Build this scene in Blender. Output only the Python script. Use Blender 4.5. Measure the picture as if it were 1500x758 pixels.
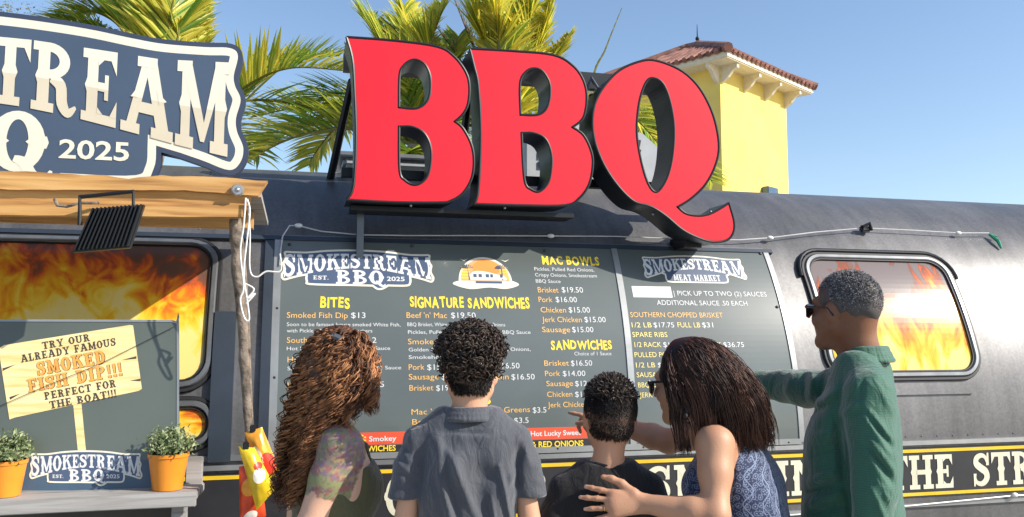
import bpy, bmesh, math, random
import numpy as np
from mathutils import Vector, Matrix, noise as mnoise
from mathutils.geometry import tessellate_polygon
R = math.radians
rng = np.random.default_rng(7)
random.seed(7)
for _o in list(bpy.data.objects): bpy.data.objects.remove(_o)
scene = bpy.context.scene
COL = scene.collection

# ------------------------------------------------------------------ camera
CAM = Vector((0, -4.0, 1.6)); YAW = R(14.2); PITCH = R(5.2); FPX = 1250.0
cam_d = bpy.data.cameras.new('camera'); cam_o = bpy.data.objects.new('camera', cam_d); COL.objects.link(cam_o)
cam_d.sensor_width = 36; cam_d.lens = FPX/1500*36; cam_d.clip_start = .05; cam_d.clip_end = 2000
cam_o.location = CAM; cam_o.rotation_euler = (R(90)+PITCH, 0, -YAW)
scene.camera = cam_o
# ------------------------------------------------------------------ daylight
SUN_AZ, SUN_EL = R(57), R(33)          # azimuth measured from the wall's normal towards the right
TO_SUN = Vector((math.sin(SUN_AZ)*math.cos(SUN_EL), -math.cos(SUN_AZ)*math.cos(SUN_EL), math.sin(SUN_EL)))
w = bpy.data.worlds.new('World'); scene.world = w; w.use_nodes = True
nt = w.node_tree; bg = nt.nodes['Background']
sky = nt.nodes.new('ShaderNodeTexSky'); sky.sky_type = 'NISHITA'; sky.sun_disc = False
sky.sun_elevation = SUN_EL; sky.sun_rotation = math.atan2(TO_SUN.x, TO_SUN.y)
sky.air_density = 1.0; sky.dust_density = .8; sky.ozone_density = 2.0
nt.links.new(sky.outputs[0], bg.inputs[0]); bg.inputs[1].default_value = .145
sd = bpy.data.lights.new('sun', 'SUN'); sd.energy = 4.9; sd.angle = R(.5); sd.color = (1, .93, .82)
so = bpy.data.objects.new('sun', sd); COL.objects.link(so)
so.rotation_euler = (-TO_SUN).to_track_quat('-Z', 'Y').to_euler(); so.location = (8, -8, 10)
vs = scene.view_settings; vs.view_transform = 'Standard'; vs.look = 'None'; vs.exposure = .5; vs.gamma = 1; vs.use_curve_mapping = False

# ------------------------------------------------------------------ measuring helpers
FW = Vector((math.sin(YAW)*math.cos(PITCH), math.cos(YAW)*math.cos(PITCH), math.sin(PITCH)))
RT = Vector((math.cos(YAW), -math.sin(YAW), 0)); UP = RT.cross(FW)
def ray(px, py): return FW*FPX + RT*(px-750) + UP*(379-py)
def atY(px, py, Y):
    d = ray(px, py); return CAM + d*((Y-CAM.y)/d.y)
def atD(px, py, D):
    return CAM + ray(px, py)*(D/FPX)

# trailer side profile: vertical, then a large arc, then a tighter one over the roof
R1, Z0, PH1, R2 = 2.0, 1.0, R(31.7), 1.09
C1 = (R1, Z0)
C2 = (R1-(R1-R2)*math.cos(PH1), Z0+(R1-R2)*math.sin(PH1))
def prof(s):
    """arc length -> y, z, normal y, normal z"""
    if s <= 0: return 0.0, Z0+s, -1.0, 0.0
    ph = s/R1
    if ph <= PH1: return C1[0]-R1*math.cos(ph), C1[1]+R1*math.sin(ph), -math.cos(ph), math.sin(ph)
    ph = PH1+(s-R1*PH1)/R2
    if ph <= R(90): return C2[0]-R2*math.cos(ph), C2[1]+R2*math.sin(ph), -math.cos(ph), math.sin(ph)
    e = (ph-R(90))*R2
    return C2[0]+e, C2[1]+R2, 0.0, 1.0
def s_of_z(z):
    if z <= Z0: return z-Z0
    t = (z-Z0)/R1
    if t <= math.sin(PH1): return R1*math.asin(t)
    t = min(1, (z-C2[1])/R2)
    return R1*PH1+R2*(math.asin(t)-PH1)
def W(X, s, n=0.0):
    y, z, ny, nz = prof(s); return Vector((X, y+ny*n, z+nz*n))
def wq(px, py):
    """pixel of the photograph -> (X, s) on the trailer side"""
    y = 0.2
    for _ in range(60):
        p = atY(px, py, y); y = .5*y+.5*prof(s_of_z(p.z))[0]
    p = atY(px, py, y); return p.x, s_of_z(p.z)

# ------------------------------------------------------------------ object helpers
ORG = {}
def thing(name, label, cat, loc=(0, 0, 0), group=None, kind=None):
    o = bpy.data.objects.new(name, None); COL.objects.link(o); o.location = loc; o.empty_display_size = .1
    o['label'] = label; o['category'] = cat
    if group: o['group'] = group
    if kind: o['kind'] = kind
    ORG[o.name] = Vector(loc); return o
def tag(o, label=None, cat=None, group=None, kind=None):
    if label: o['label'] = label
    if cat: o['category'] = cat
    if group: o['group'] = group
    if kind: o['kind'] = kind
    return o
def mesh(name, V, F, mat=None, parent=None, smooth=False, loc=None, mats=None, mi=None):
    """one mesh object from world-space vertices"""
    V = np.asarray([tuple(v) for v in V] if not isinstance(V, np.ndarray) else V, dtype=np.float64)
    org = ORG[parent.name] if parent else Vector(loc or (0, 0, 0))
    V = V-np.array(org[:])
    me = bpy.data.meshes.new(name)
    me.from_pydata(V.tolist(), [], F.tolist() if isinstance(F, np.ndarray) else F); me.update()
    for m in (mats or ([mat] if mat else [])): me.materials.append(m)
    if mi is not None: me.polygons.foreach_set('material_index', np.asarray(mi, dtype=np.int32))
    if smooth: me.polygons.foreach_set('use_smooth', [True]*len(me.polygons))
    o = bpy.data.objects.new(name, me); COL.objects.link(o)
    if parent: o.parent = parent
    else: o.location = org
    ORG[o.name] = org; return o
class MB:
    """collects shapes in world space, links them as one mesh object"""
    def __init__(s): s.V = []; s.F = []
    def add(s, V, F):
        b = len(s.V); s.V += [Vector(v) for v in V]; s.F += [[b+i for i in f] for f in F]; return s
    def box(s, c, size, rot=None, bev=0):
        x, y, z = [d/2 for d in size]; rot = rot or Matrix.Identity(3)
        bm = bmesh.new(); bmesh.ops.create_cube(bm, size=1)
        for v in bm.verts: v.co = Vector((v.co.x*size[0], v.co.y*size[1], v.co.z*size[2]))
        if bev: bmesh.ops.bevel(bm, geom=bm.edges[:], offset=bev, segments=2, affect='EDGES')
        bm.verts.index_update()
        s.add([Vector(c)+rot@v.co for v in bm.verts], [[v.index for v in f.verts] for f in bm.faces]); bm.free(); return s
    def tube(s, pts, r, n=8, cap=True):
        pts = [Vector(p) for p in pts]; rr = r if hasattr(r, '__len__') else [r]*len(pts); b = len(s.V)
        prev = None
        for i, p in enumerate(pts):
            t = (pts[min(i+1, len(pts)-1)]-pts[max(i-1, 0)])
            if t.length < 1e-9: t = Vector((0, 0, 1))
            t.normalize()
            if prev is None:
                a = Vector((0, 0, 1)) if abs(t.z) < .9 else Vector((1, 0, 0)); u = t.cross(a).normalized()
            else: u = (prev-t*prev.dot(t)).normalized()
            prev = u; v = t.cross(u)
            for k in range(n):
                a = 2*math.pi*k/n; s.V.append(p+(u*math.cos(a)+v*math.sin(a))*rr[i])
        for i in range(len(pts)-1):
            for k in range(n):
                k2 = (k+1) % n; s.F.append([b+i*n+k, b+i*n+k2, b+(i+1)*n+k2, b+(i+1)*n+k])
        if cap:
            s.F.append([b+k for k in range(n)][::-1]); s.F.append([b+(len(pts)-1)*n+k for k in range(n)])
        return s
    def ball(s, c, r, sc=(1, 1, 1), seg=12):
        bm = bmesh.new(); bmesh.ops.create_uvsphere(bm, u_segments=seg, v_segments=max(6, seg//2+2), radius=r); bm.verts.index_update()
        s.add([Vector(c)+Vector((v.co.x*sc[0], v.co.y*sc[1], v.co.z*sc[2])) for v in bm.verts], [[v.index for v in f.verts] for f in bm.faces]); bm.free(); return s
    def prism(s, loops, fn, d0, d1, sides=True, front=True, back=True):
        """loops of (u,v): first outer then holes; fn(u,v,d) -> world; faces at d0 (front) and d1 (back)"""
        tri = tessellate_polygon([[Vector((u, v, 0)) for u, v in L] for L in loops])
        flat = [p for L in loops for p in L]; b = len(s.V); n = len(flat)
        s.V += [fn(u, v, d0) for u, v in flat]
        if d1 is not None: s.V += [fn(u, v, d1) for u, v in flat]
        if front: s.F += [[b+i for i in t] for t in tri]
        if d1 is not None:
            if back: s.F += [[b+n+i for i in t][::-1] for t in tri]
            if sides:
                k = 0
                for L in loops:
                    m = len(L)
                    for i in range(m):
                        a, c = k+i, k+(i+1) % m; s.F.append([b+a, b+c, b+n+c, b+n+a])
                    k += m
        return s
    def build(s, name, mat, parent=None, smooth=False, fix=True, **kw):
        o = mesh(name, s.V, s.F, mat, parent, smooth, **kw)
        if fix:
            bm = bmesh.new(); bm.from_mesh(o.data); bmesh.ops.recalc_face_normals(bm, faces=bm.faces[:]); bm.to_mesh(o.data); bm.free()
        if smooth:
            try: o.data.set_sharp_from_angle(angle=R(40))
            except Exception: pass
        return o

# ------------------------------------------------------------------ materials
def mat(name, col, rough=.6, metal=0, spec=.5, var=.12, scale=8, bump=0, bscale=40, coat=0, sss=0, tint=None):
    m = bpy.data.materials.new(name); m.use_nodes = True; t = m.node_tree; p = t.nodes['Principled BSDF']
    p.inputs['Roughness'].default_value = rough; p.inputs['Metallic'].default_value = metal
    p.inputs['Specular IOR Level'].default_value = spec; p.inputs['Coat Weight'].default_value = coat
    p.inputs['Coat Roughness'].default_value = .06
    if sss:
        p.inputs['Subsurface Weight'].default_value = sss; p.inputs['Subsurface Radius'].default_value = (.012, .005, .003)
        p.inputs['Subsurface Scale'].default_value = 1.0
    tc = t.nodes.new('ShaderNodeTexCoord'); n = t.nodes.new('ShaderNodeTexNoise'); n.inputs['Scale'].default_value = scale; n.inputs['Detail'].default_value = 6
    t.links.new(tc.outputs['Object'], n.inputs['Vector'])
    r = t.nodes.new('ShaderNodeValToRGB'); r.color_ramp.elements[0].position = .3; r.color_ramp.elements[1].position = .7
    c2 = tint or col
    r.color_ramp.elements[0].color = tuple(max(0, c*(1-var)) for c in col[:3])+(1,); r.color_ramp.elements[1].color = tuple(min(1, c*(1+var)) for c in c2[:3])+(1,)
    t.links.new(n.outputs['Fac'], r.inputs['Fac']); t.links.new(r.outputs['Color'], p.inputs['Base Color'])
    if bump:
        b = t.nodes.new('ShaderNodeBump'); b.inputs['Strength'].default_value = bump; b.inputs['Distance'].default_value = .01
        n2 = t.nodes.new('ShaderNodeTexNoise'); n2.inputs['Scale'].default_value = bscale; n2.inputs['Detail'].default_value = 5
        t.links.new(tc.outputs['Object'], n2.inputs['Vector']); t.links.new(n2.outputs['Fac'], b.inputs['Height']); t.links.new(b.outputs['Normal'], p.inputs['Normal'])
    return m
def attr_mat(name, attr, rough=.5, spec=.5, sss=0, trans=0, bump=0, bscale=200, sheen=0):
    m = mat(name, (1, 1, 1), rough, 0, spec, var=.0, sss=sss, bump=bump, bscale=bscale); t = m.node_tree; p = t.nodes['Principled BSDF']
    a = t.nodes.new('ShaderNodeAttribute'); a.attribute_name = attr
    for l in list(p.inputs['Base Color'].links): t.links.remove(l)
    t.links.new(a.outputs['Color'], p.inputs['Base Color'])
    if sheen: p.inputs['Sheen Weight'].default_value = sheen
    if trans:
        out = t.nodes['Material Output']; tr = t.nodes.new('ShaderNodeBsdfTranslucent'); mx = t.nodes.new('ShaderNodeMixShader'); mx.inputs[0].default_value = trans
        t.links.new(a.outputs['Color'], tr.inputs['Color']); t.links.new(p.outputs[0], mx.inputs[1]); t.links.new(tr.outputs[0], mx.inputs[2]); t.links.new(mx.outputs[0], out.inputs['Surface'])
    return m
def set_attr(o, name, cols):
    a = o.data.attributes.new(name, 'FLOAT_COLOR', 'POINT'); c = np.ones((len(o.data.vertices), 4), dtype=np.float32); c[:, :3] = cols
    a.data.foreach_set('color', c.ravel())

M = {}
M['trailer'] = mat('charcoal trailer paint', (.125, .123, .126), .42, .4, .5, .22, 2.2, .12, 5)
M['trim_dark'] = mat('dark blue trim', (.03, .042, .06), .45, .2)
M['rubber'] = mat('black rubber', (.012, .012, .014), .55)
M['alu'] = mat('brushed aluminium', (.42, .43, .44), .35, .8, .5, .1, 12)
M['frame'] = mat('window frame metal', (.2, .21, .22), .35, .6, .5, .15, 12)
M['board'] = mat('menu board green grey', (.1, .118, .115), .3, 0, .5, .14, 1.5, coat=.25)
M['edge'] = mat('board edging', (.3, .31, .31), .4, .5)
M['white'] = mat('white print', (.6, .61, .61), .5, var=.03)
M['yellow'] = mat('yellow print', (.85, .62, .03), .5, var=.08, scale=30)
M['orange'] = mat('orange print', (.72, .42, .12), .5, var=.05)
M['lime'] = mat('pale yellow print', (.75, .62, .2), .5, var=.05)
M['navy'] = mat('navy print', (.055, .085, .15), .45, var=.08)
M['slate'] = mat('slate blue sign face', (.05, .078, .128), .45, var=.09, scale=3)
M['cream'] = mat('cream print', (.66, .63, .52), .5, var=.06, scale=5)
M['cream2'] = mat('tan cream print', (.56, .5, .38), .5, var=.06, scale=5)
M['signedge'] = mat('sign edge navy', (.03, .045, .085), .5)
M['redband'] = mat('red print band', (.68, .08, .03), .45, var=.08)
M['bark'] = mat('weathered branch', (.17, .135, .105), .85, var=.65, scale=25, bump=.8, bscale=60)
M['black'] = mat('black paint', (.012, .013, .015), .4)
M['blackmetal'] = mat('black metal', (.02, .022, .026), .42, .5)
M['whiteplastic'] = mat('white plastic', (.7, .7, .68), .35, var=.04)
M['stripe'] = mat('stripe black', (.02, .02, .024), .45, var=.2)
M['yellowline'] = mat('yellow line', (.72, .47, .02), .5, var=.1)
M['stripelet'] = mat('strip lettering', (.62, .6, .46), .5, var=.1, scale=12)

def wood_mat(name, c1, c2, c3, axis_scale=(1.2, 18, 22), rough=.75):
    m = bpy.data.materials.new(name); m.use_nodes = True; t = m.node_tree; p = t.nodes['Principled BSDF']; p.inputs['Roughness'].default_value = rough
    tc = t.nodes.new('ShaderNodeTexCoord'); mp = t.nodes.new('ShaderNodeMapping'); mp.inputs['Scale'].default_value = axis_scale
    n = t.nodes.new('ShaderNodeTexNoise'); n.inputs['Scale'].default_value = 1.6; n.inputs['Detail'].default_value = 8; n.inputs['Distortion'].default_value = .6
    r = t.nodes.new('ShaderNodeValToRGB'); e = r.color_ramp.elements; e[0].position = .3; e[1].position = .72; e[0].color = c1+(1,); e[1].color = c3+(1,); q = e.new(.5); q.color = c2+(1,)
    t.links.new(tc.outputs['Object'], mp.inputs[0]); t.links.new(mp.outputs[0], n.inputs['Vector']); t.links.new(n.outputs['Fac'], r.inputs[0]); t.links.new(r.outputs[0], p.inputs['Base Color'])
    b = t.nodes.new('ShaderNodeBump'); b.inputs['Strength'].default_value = .5; b.inputs['Distance'].default_value = .006; t.links.new(n.outputs['Fac'], b.inputs['Height']); t.links.new(b.outputs[0], p.inputs['Normal'])
    return m
M['awnwood'] = wood_mat('honey coloured plank', (.24, .105, .03), (.5, .27, .085), (.6, .37, .15))
M['greywood'] = wood_mat('weathered grey plank', (.2, .19, .175), (.32, .31, .3), (.42, .41, .4))

def flame_mat(name, seed, top=(.09, .085, .09), gain=1.0, sc=1.0):
    """printed flame film behind window glass: UV.y runs bottom to top"""
    m = bpy.data.materials.new(name); m.use_nodes = True; t = m.node_tree; p = t.nodes['Principled BSDF']; p.inputs['Roughness'].default_value = .18; p.inputs['Specular IOR Level'].default_value = .3
    def nd(k, **kw):
        n = t.nodes.new(k)
        for a, b in kw.items(): setattr(n, a, b)
        return n
    L = t.links.new
    uv = nd('ShaderNodeUVMap'); uv.uv_map = 'UVMap'
    sep = nd('ShaderNodeSeparateXYZ'); L(uv.outputs[0], sep.inputs[0])
    mp = nd('ShaderNodeMapping'); mp.inputs['Scale'].default_value = (9*sc, 2.6*sc, 1); mp.inputs['Location'].default_value = (seed, seed*1.7, 0); L(uv.outputs[0], mp.inputs[0])
    n1 = nd('ShaderNodeTexNoise'); n1.inputs['Scale'].default_value = 1; n1.inputs['Detail'].default_value = 4; n1.inputs['Distortion'].default_value = 1.6; L(mp.outputs[0], n1.inputs['Vector'])
    mp2 = nd('ShaderNodeMapping'); mp2.inputs['Scale'].default_value = (3.2*sc, .8*sc, 1); mp2.inputs['Location'].default_value = (seed*2.1, seed, 0); L(uv.outputs[0], mp2.inputs[0])
    n2 = nd('ShaderNodeTexNoise'); n2.inputs['Scale'].default_value = 1; n2.inputs['Detail'].default_value = 2; n2.inputs['Distortion'].default_value = .5; L(mp2.outputs[0], n2.inputs['Vector'])
    def ma(op, a, b):
        x = nd('ShaderNodeMath', operation=op)
        for i, q in enumerate((a, b)):
            if hasattr(q, 'links'): L(q, x.inputs[i])
            else: x.inputs[i].default_value = q
        return x.outputs[0]
    a = ma('MULTIPLY', ma('SUBTRACT', n1.outputs['Fac'], .5), 1.5)
    b = ma('MULTIPLY', ma('SUBTRACT', n2.outputs['Fac'], .5), 1.5)
    v = ma('SUBTRACT', gain, ma('MULTIPLY', sep.outputs['Y'], .95))
    f = ma('ADD', ma('ADD', v, a), b)
    r = nd('ShaderNodeValToRGB'); e = r.color_ramp.elements
    e[0].position = .08; e[0].color = top+(1,); e[1].position = 1.0; e[1].color = (.75, .58, .2, 1)
    for pos, c in ((.22, (.2, .07, .04)), (.36, (.5, .09, .025)), (.5, (.68, .2, .02)), (.66, (.74, .37, .02)), (.82, (.76, .52, .06))):
        q = e.new(pos); q.color = c+(1,)
    L(f, r.inputs[0]); L(r.outputs[0], p.inputs['Base Color'])
    return m
M['flameL'] = flame_mat('flame print left', 3.1, (.13, .07, .05), 1.2, 1.4)
M['flameL2'] = flame_mat('flame print lower', 8.3, (.2, .1, .05), 1.35, 1.0)
M['flameR'] = flame_mat('flame print right', 11.7, (.17, .14, .14), .94, 1.0)

# ------------------------------------------------------------------ polygon helpers
def cr(pts, per=6, closed=True):
    """Catmull-Rom through pts; a third element 1 marks a sharp corner"""
    n = len(pts); out = []
    for i in range(n if closed else n-1):
        p1, p2 = pts[i], pts[(i+1) % n]
        p0 = pts[(i-1) % n] if (closed or i > 0) else p1; p3 = pts[(i+2) % n] if (closed or i+2 < n) else p2
        if len(p1) > 2 and p1[2]: p0 = p1
        if len(p2) > 2 and p2[2]: p3 = p2
        straight = (len(p1) > 2 and p1[2]) and (len(p2) > 2 and p2[2])
        for k in range(1 if straight else per):
            t = k/per
            out.append(tuple(.5*((2*p1[j])+(-p0[j]+p2[j])*t+(2*p0[j]-5*p1[j]+4*p2[j]-p3[j])*t*t+(-p0[j]+3*p1[j]-3*p2[j]+p3[j])*t**3) for j in (0, 1)))
    if not closed: out.append(tuple(pts[-1][:2]))
    return out
def area(L): return .5*sum(L[i][0]*L[(i+1) % len(L)][1]-L[(i+1) % len(L)][0]*L[i][1] for i in range(len(L)))
def inset(L, d):
    """shrink a loop by d (positive shrinks whatever its orientation)"""
    sg = 1 if area(L) > 0 else -1; n = len(L); out = []
    for i in range(n):
        a, b, c = Vector(L[i-1]), Vector(L[i]), Vector(L[(i+1) % n])
        e1 = b-a; e2 = c-b
        e1 = e1.normalized() if e1.length > 1e-9 else Vector((1, 0)); e2 = e2.normalized() if e2.length > 1e-9 else e1
        n1 = Vector((-e1.y, e1.x)); n2 = Vector((-e2.y, e2.x)); m = n1+n2
        if m.length < 1e-6: m = n1
        m.normalize(); k = 1/max(.5, m.dot(n1)); out.append(tuple(b+m*(d*sg*k)))
    return out
def rrect(x0, y0, x1, y1, r, seg=8):
    out = []
    for cx, cy, a0 in ((x1-r, y1-r, 0), (x0+r, y1-r, 90), (x0+r, y0+r, 180), (x1-r, y0+r, 270)):
        for k in range(seg+1):
            a = R(a0+90*k/seg); out.append((cx+r*math.cos(a), cy+r*math.sin(a)))
    return out

# ------------------------------------------------------------------ slab lettering (western) as polygons in a unit cell
def stroke(pts, wd):
    L = []; Rr = []
    for i, p in enumerate(pts):
        a = Vector(pts[max(i-1, 0)]); b = Vector(pts[min(i+1, len(pts)-1)]); t = (b-a).normalized(); n = Vector((-t.y, t.x))*wd[i]/2
        L.append(tuple(Vector(p)+n)); Rr.append(tuple(Vector(p)-n))
    return L+Rr[::-1]
def strokec(pts, wd, per=5):
    q = cr([(x, y, 0) for x, y in pts], per, False); ww = np.interp(np.linspace(0, len(pts)-1, len(q)), range(len(pts)), wd)
    return stroke(q, list(ww))
SP = .045
def stem(x0, x1, y0=0, y1=1, l=1, r=1):
    m = .5; d = SP; b = .1
    P = [(x0, y0), (x1, y0)]
    if r: P += [(x1, m-b), (x1+d, m), (x1, m+b)]
    P += [(x1, y1), (x0, y1)]
    if l: P += [(x0, m+b), (x0-d, m), (x0, m-b)]
    return P
def slabt(x0, x1, top=True, t=.13): return [(x0, 1-t), (x1, 1-t), (x1, 1), (x0, 1)] if top else [(x0, 0), (x1, 0), (x1, t), (x0, t)]
def ring(cx, cy, rx, ry, ix, iy, a0=0, a1=360, n=24):
    o = [(cx+rx*math.cos(R(a0+(a1-a0)*k/n)), cy+ry*math.sin(R(a0+(a1-a0)*k/n))) for k in range(n+1)]
    i = [(cx+ix*math.cos(R(a0+(a1-a0)*k/n)), cy+iy*math.sin(R(a0+(a1-a0)*k/n))) for k in range(n+1)]
    return o+i[::-1]
def q4(*p): return list(p)
G = {}
G['S'] = (.72, [strokec([(.6, .70), (.52, .87), (.35, .925), (.17, .84), (.15, .68), (.34, .54), (.52, .43), (.57, .26), (.45, .11), (.28, .07), (.12, .14), (.07, .3)], [.08, .12, .14, .19, .22, .23, .23, .22, .18, .14, .12, .08]), q4((.55, .62), (.67, .62), (.67, 1), (.6, 1)), q4((.02, 0), (.08, 0), (.14, .38), (.02, .38))])
G['M'] = (1.1, [stem(.12, .3, l=1, r=0), stem(.8, 1.0, l=0, r=1), q4((.1, 1), (.3, 1), (.6, .28), (.52, .1)), q4((.8, 1), (1.0, 1), (.6, .1), (.52, .1)), slabt(.02, .32), slabt(.78, 1.08), slabt(.02, .38, False), slabt(.72, 1.08, False)])
G['O'] = (.8, [ring(.4, .5, .38, .5, .15, .36, 0, 360, 28), q4((.0, .4), (.06, .4), (.06, .6), (.0, .6), (-.03, .5)), q4((.74, .4), (.8, .4), (.83, .5), (.8, .6), (.74, .6)), q4((.2, .42), (.29, .5), (.2, .58)), q4((.6, .42), (.6, .58), (.51, .5))])
G['Q'] = (.82, G['O'][1]+[strokec([(.36, .22), (.5, .16), (.62, -.04), (.8, -.1), (.88, .04)], [.1, .17, .17, .12, .04])])
G['K'] = (.95, [stem(.12, .34), slabt(.02, .44), slabt(.02, .44, False), q4((.32, .44), (.32, .6), (.6, .92), (.8, .92)), q4((.44, .6), (.62, .66), (.9, .08), (.66, .08)), slabt(.52, .92), slabt(.56, .96, False)])
G['E'] = (.78, [stem(.12, .34, r=0), slabt(.02, .72), slabt(.02, .74, False), q4((.34, .44), (.5, .44), (.5, .56), (.34, .56)), q4((.48, .33), (.56, .33), (.56, .67), (.48, .67)), q4((.6, .87), (.72, .68), (.72, .88)), q4((.6, .12), (.74, .12), (.74, .34)), q4((.34, .87), (.34, .78), (.46, .87)), q4((.34, .13), (.46, .13), (.34, .22))])
G['F'] = (.74, [stem(.12, .34, r=0), slabt(.02, .72), slabt(.02, .46, False), q4((.34, .44), (.5, .44), (.5, .56), (.34, .56)), q4((.48, .33), (.56, .33), (.56, .67), (.48, .67)), q4((.6, .87), (.72, .66), (.72, .88))])
G['T'] = (.8, [stem(.29, .51), slabt(.0, .8), slabt(.18, .62, False), q4((.0, .66), (.14, .88), (.0, .88)), q4((.66, .88), (.8, .66), (.8, .88))])
G['H'] = (.95, [stem(.1, .31), stem(.64, .85), slabt(.0, .41), slabt(.0, .41, False), slabt(.54, .95), slabt(.54, .95, False), q4((.3, .43), (.66, .43), (.66, .57), (.3, .57))])
G['I'] = (.46, [stem(.12, .34), slabt(.02, .44), slabt(.02, .44, False)])
G['N'] = (.98, [stem(.1, .26, l=1, r=0), stem(.74, .9, l=0, r=1), q4((.08, 1), (.3, 1), (.92, 0), (.7, 0)), slabt(.0, .3), slabt(.62, .98), slabt(.0, .38, False)])
def bowl(cy, ry, x0=.32, rx=.4, w=.2): return ring(x0, cy, rx, ry, rx-w, ry-.13, -90, 90, 14)
G['R'] = (.88, [stem(.12, .34, r=0), slabt(.02, .36), slabt(.02, .44, False), bowl(.74, .26), strokec([(.38, .5), (.56, .4), (.6, .16), (.72, .04), (.86, .14)], [.14, .2, .2, .14, .04])])
G['P'] = (.8, [stem(.12, .34, r=0), slabt(.02, .36), slabt(.02, .46, False), bowl(.72, .28)])
G['B'] = (.85, [stem(.12, .34, r=0), slabt(.02, .36), slabt(.02, .36, False), bowl(.755, .245, .32, .4), bowl(.27, .27, .32, .46)])
G['D'] = (.86, [stem(.12, .34, r=0), slabt(.02, .36), slabt(.02, .36, False), ring(.32, .5, .5, .5, .28, .37, -90, 90, 18)])
G['A'] = (1.0, [q4((.1, .1), (.28, .1), (.52, .88), (.36, .88)), q4((.68, .1), (.92, .1), (.64, 1), (.4, 1)), q4((.3, .28), (.7, .28), (.66, .42), (.34, .42)), slabt(.0, .36, False), slabt(.58, 1.0, False), slabt(.28, .66), q4((.17, .46), (.3, .46), (.34, .6), (.26, .56)), q4((.72, .56), (.66, .6), (.72, .42), (.86, .48))])
G['G'] = (.86, [ring(.42, .5, .4, .5, .17, .36, 35, 330, 26), q4((.56, .12), (.78, .12), (.78, .5), (.56, .5)), q4((.46, .38), (.86, .38), (.86, .5), (.46, .5)), q4((.64, .66), (.76, .66), (.76, .98), (.68, .98))])
G['C'] = (.8, [ring(.42, .5, .4, .5, .17, .36, 38, 322, 26), q4((.62, .64), (.74, .64), (.74, .98), (.66, .98)), q4((.66, .02), (.74, .02), (.74, .34), (.62, .34))])
G['U'] = (.92, [q4((.1, .35), (.32, .35), (.32, 1), (.1, 1)), q4((.64, .35), (.8, .35), (.8, 1), (.64, 1)), ring(.45, .36, .35, .36, .17, .23, 180, 360, 16), slabt(.0, .42), slabt(.54, .92)])
G['Y'] = (.92, [q4((.06, .95), (.3, .95), (.54, .44), (.4, .38)), q4((.7, .95), (.86, .95), (.54, .38), (.42, .44)), q4((.36, 0), (.58, 0), (.58, .48), (.36, .48)), slabt(.0, .4), slabt(.58, .92), slabt(.24, .7, False)])
G['L'] = (.74, [stem(.12, .34), slabt(.02, .46), slabt(.02, .7, False), q4((.54, .12), (.7, .12), (.7, .4))])
G['!'] = (.3, [q4((.1, .3), (.2, .3), (.26, 1), (.04, 1)), q4((.05, 0), (.25, 0), (.25, .2), (.05, .2))])
G['.'] = (.24, [q4((.04, 0), (.2, 0), (.2, .18), (.04, .18))])
G["'"] = (.24, [q4((.06, .66), (.14, .66), (.2, 1), (.04, 1))])
def slab_text(mb, text, fn, d=.0, step=.00015, gap=.07, space=.45, thick=None, spans=None, xr=None):
    """fn(u,v,depth): u in 0..1 along the line, v 0..1 up. spans gives each glyph its own u-range; text is fitted otherwise"""
    widths = [G[c][0] if c in G else space for c in text]; tot = sum(widths)+gap*(len(text)-1); x = 0
    for i, c in enumerate(text):
        if c in G:
            gw, polys = G[c]
            a, b = (x/tot, (x+gw)/tot) if spans is None else spans[i]
            for j, P in enumerate(polys):
                Q = [(a+(b-a)*(u/gw), v) for u, v in P]
                if area(Q) < 0: Q = Q[::-1]
                mb.prism([Q], fn, d+step*(j+1), thick)
        x += widths[i]+gap
def font_mesh(text, offset=0.0, spacing=1.0):
    c = bpy.data.curves.new('t', 'FONT'); c.body = text; c.offset = offset; c.space_character = spacing; c.resolution_u = 3; c.fill_mode = 'FRONT'
    o = bpy.data.objects.new('t', c); m = bpy.data.meshes.new_from_object(o)
    V = np.array([v.co[:2] for v in m.vertices]); F = [list(p.vertices) for p in m.polygons]
    bpy.data.objects.remove(o); bpy.data.curves.remove(c); bpy.data.meshes.remove(m); return V, F
def font_text(mb, text, fn, offset=0.0, capfit=.73):
    """fit a line: fn(u,v) with u 0..1 along the measured width and v in cap heights"""
    V, F = font_mesh(text, offset)
    x0, x1 = V[:, 0].min(), V[:, 0].max()
    mb.add([fn((x-x0)/(x1-x0), y/capfit) for x, y in V], F)
def jitter_text(mb, text, fn, amp=.06, seed=1):
    """hand-painted capitals: every letter bold, a little turned and raised"""
    rr = random.Random(seed); ws = []; gl = []
    for c in text:
        if c == ' ': ws.append(.3); gl.append(None); continue
        V, F = font_mesh(c, .035); V[:, 0] -= V[:, 0].min(); V[:, 0] *= .82; ws.append(V[:, 0].max()+.07); gl.append((V, F))
    tot = sum(ws)-.07; x = 0
    for wd, g in zip(ws, gl):
        if g:
            V, F = g; a = rr.uniform(-amp, amp); dy = rr.uniform(-.04, .05); sy = rr.uniform(.93, 1.1); cx = wd/2
            mb.add([fn((x+cx+(px-cx)*math.cos(a)-(py-.36)*math.sin(a))/tot, (.36+(px-cx)*math.sin(a)+(py-.36)*math.cos(a)*sy+dy)/.73) for px, py in V], F)
        x += wd
# =================================================================== GROUND
M['ground'] = mat('pale concrete paving', (.33, .31, .28), .9, var=.18, scale=1.2, bump=.3, bscale=90)
g = MB()
N = 24; xs = [-400+800*i/N for i in range(N+1)]
g.add([(x, y, 0) for y in xs for x in xs], [[j*(N+1)+i, j*(N+1)+i+1, (j+1)*(N+1)+i+1, (j+1)*(N+1)+i] for j in range(N) for i in range(N)])
tag(g.build('ground', M['ground']), 'pale concrete paving under the food trailer', 'ground', kind='structure')

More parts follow.
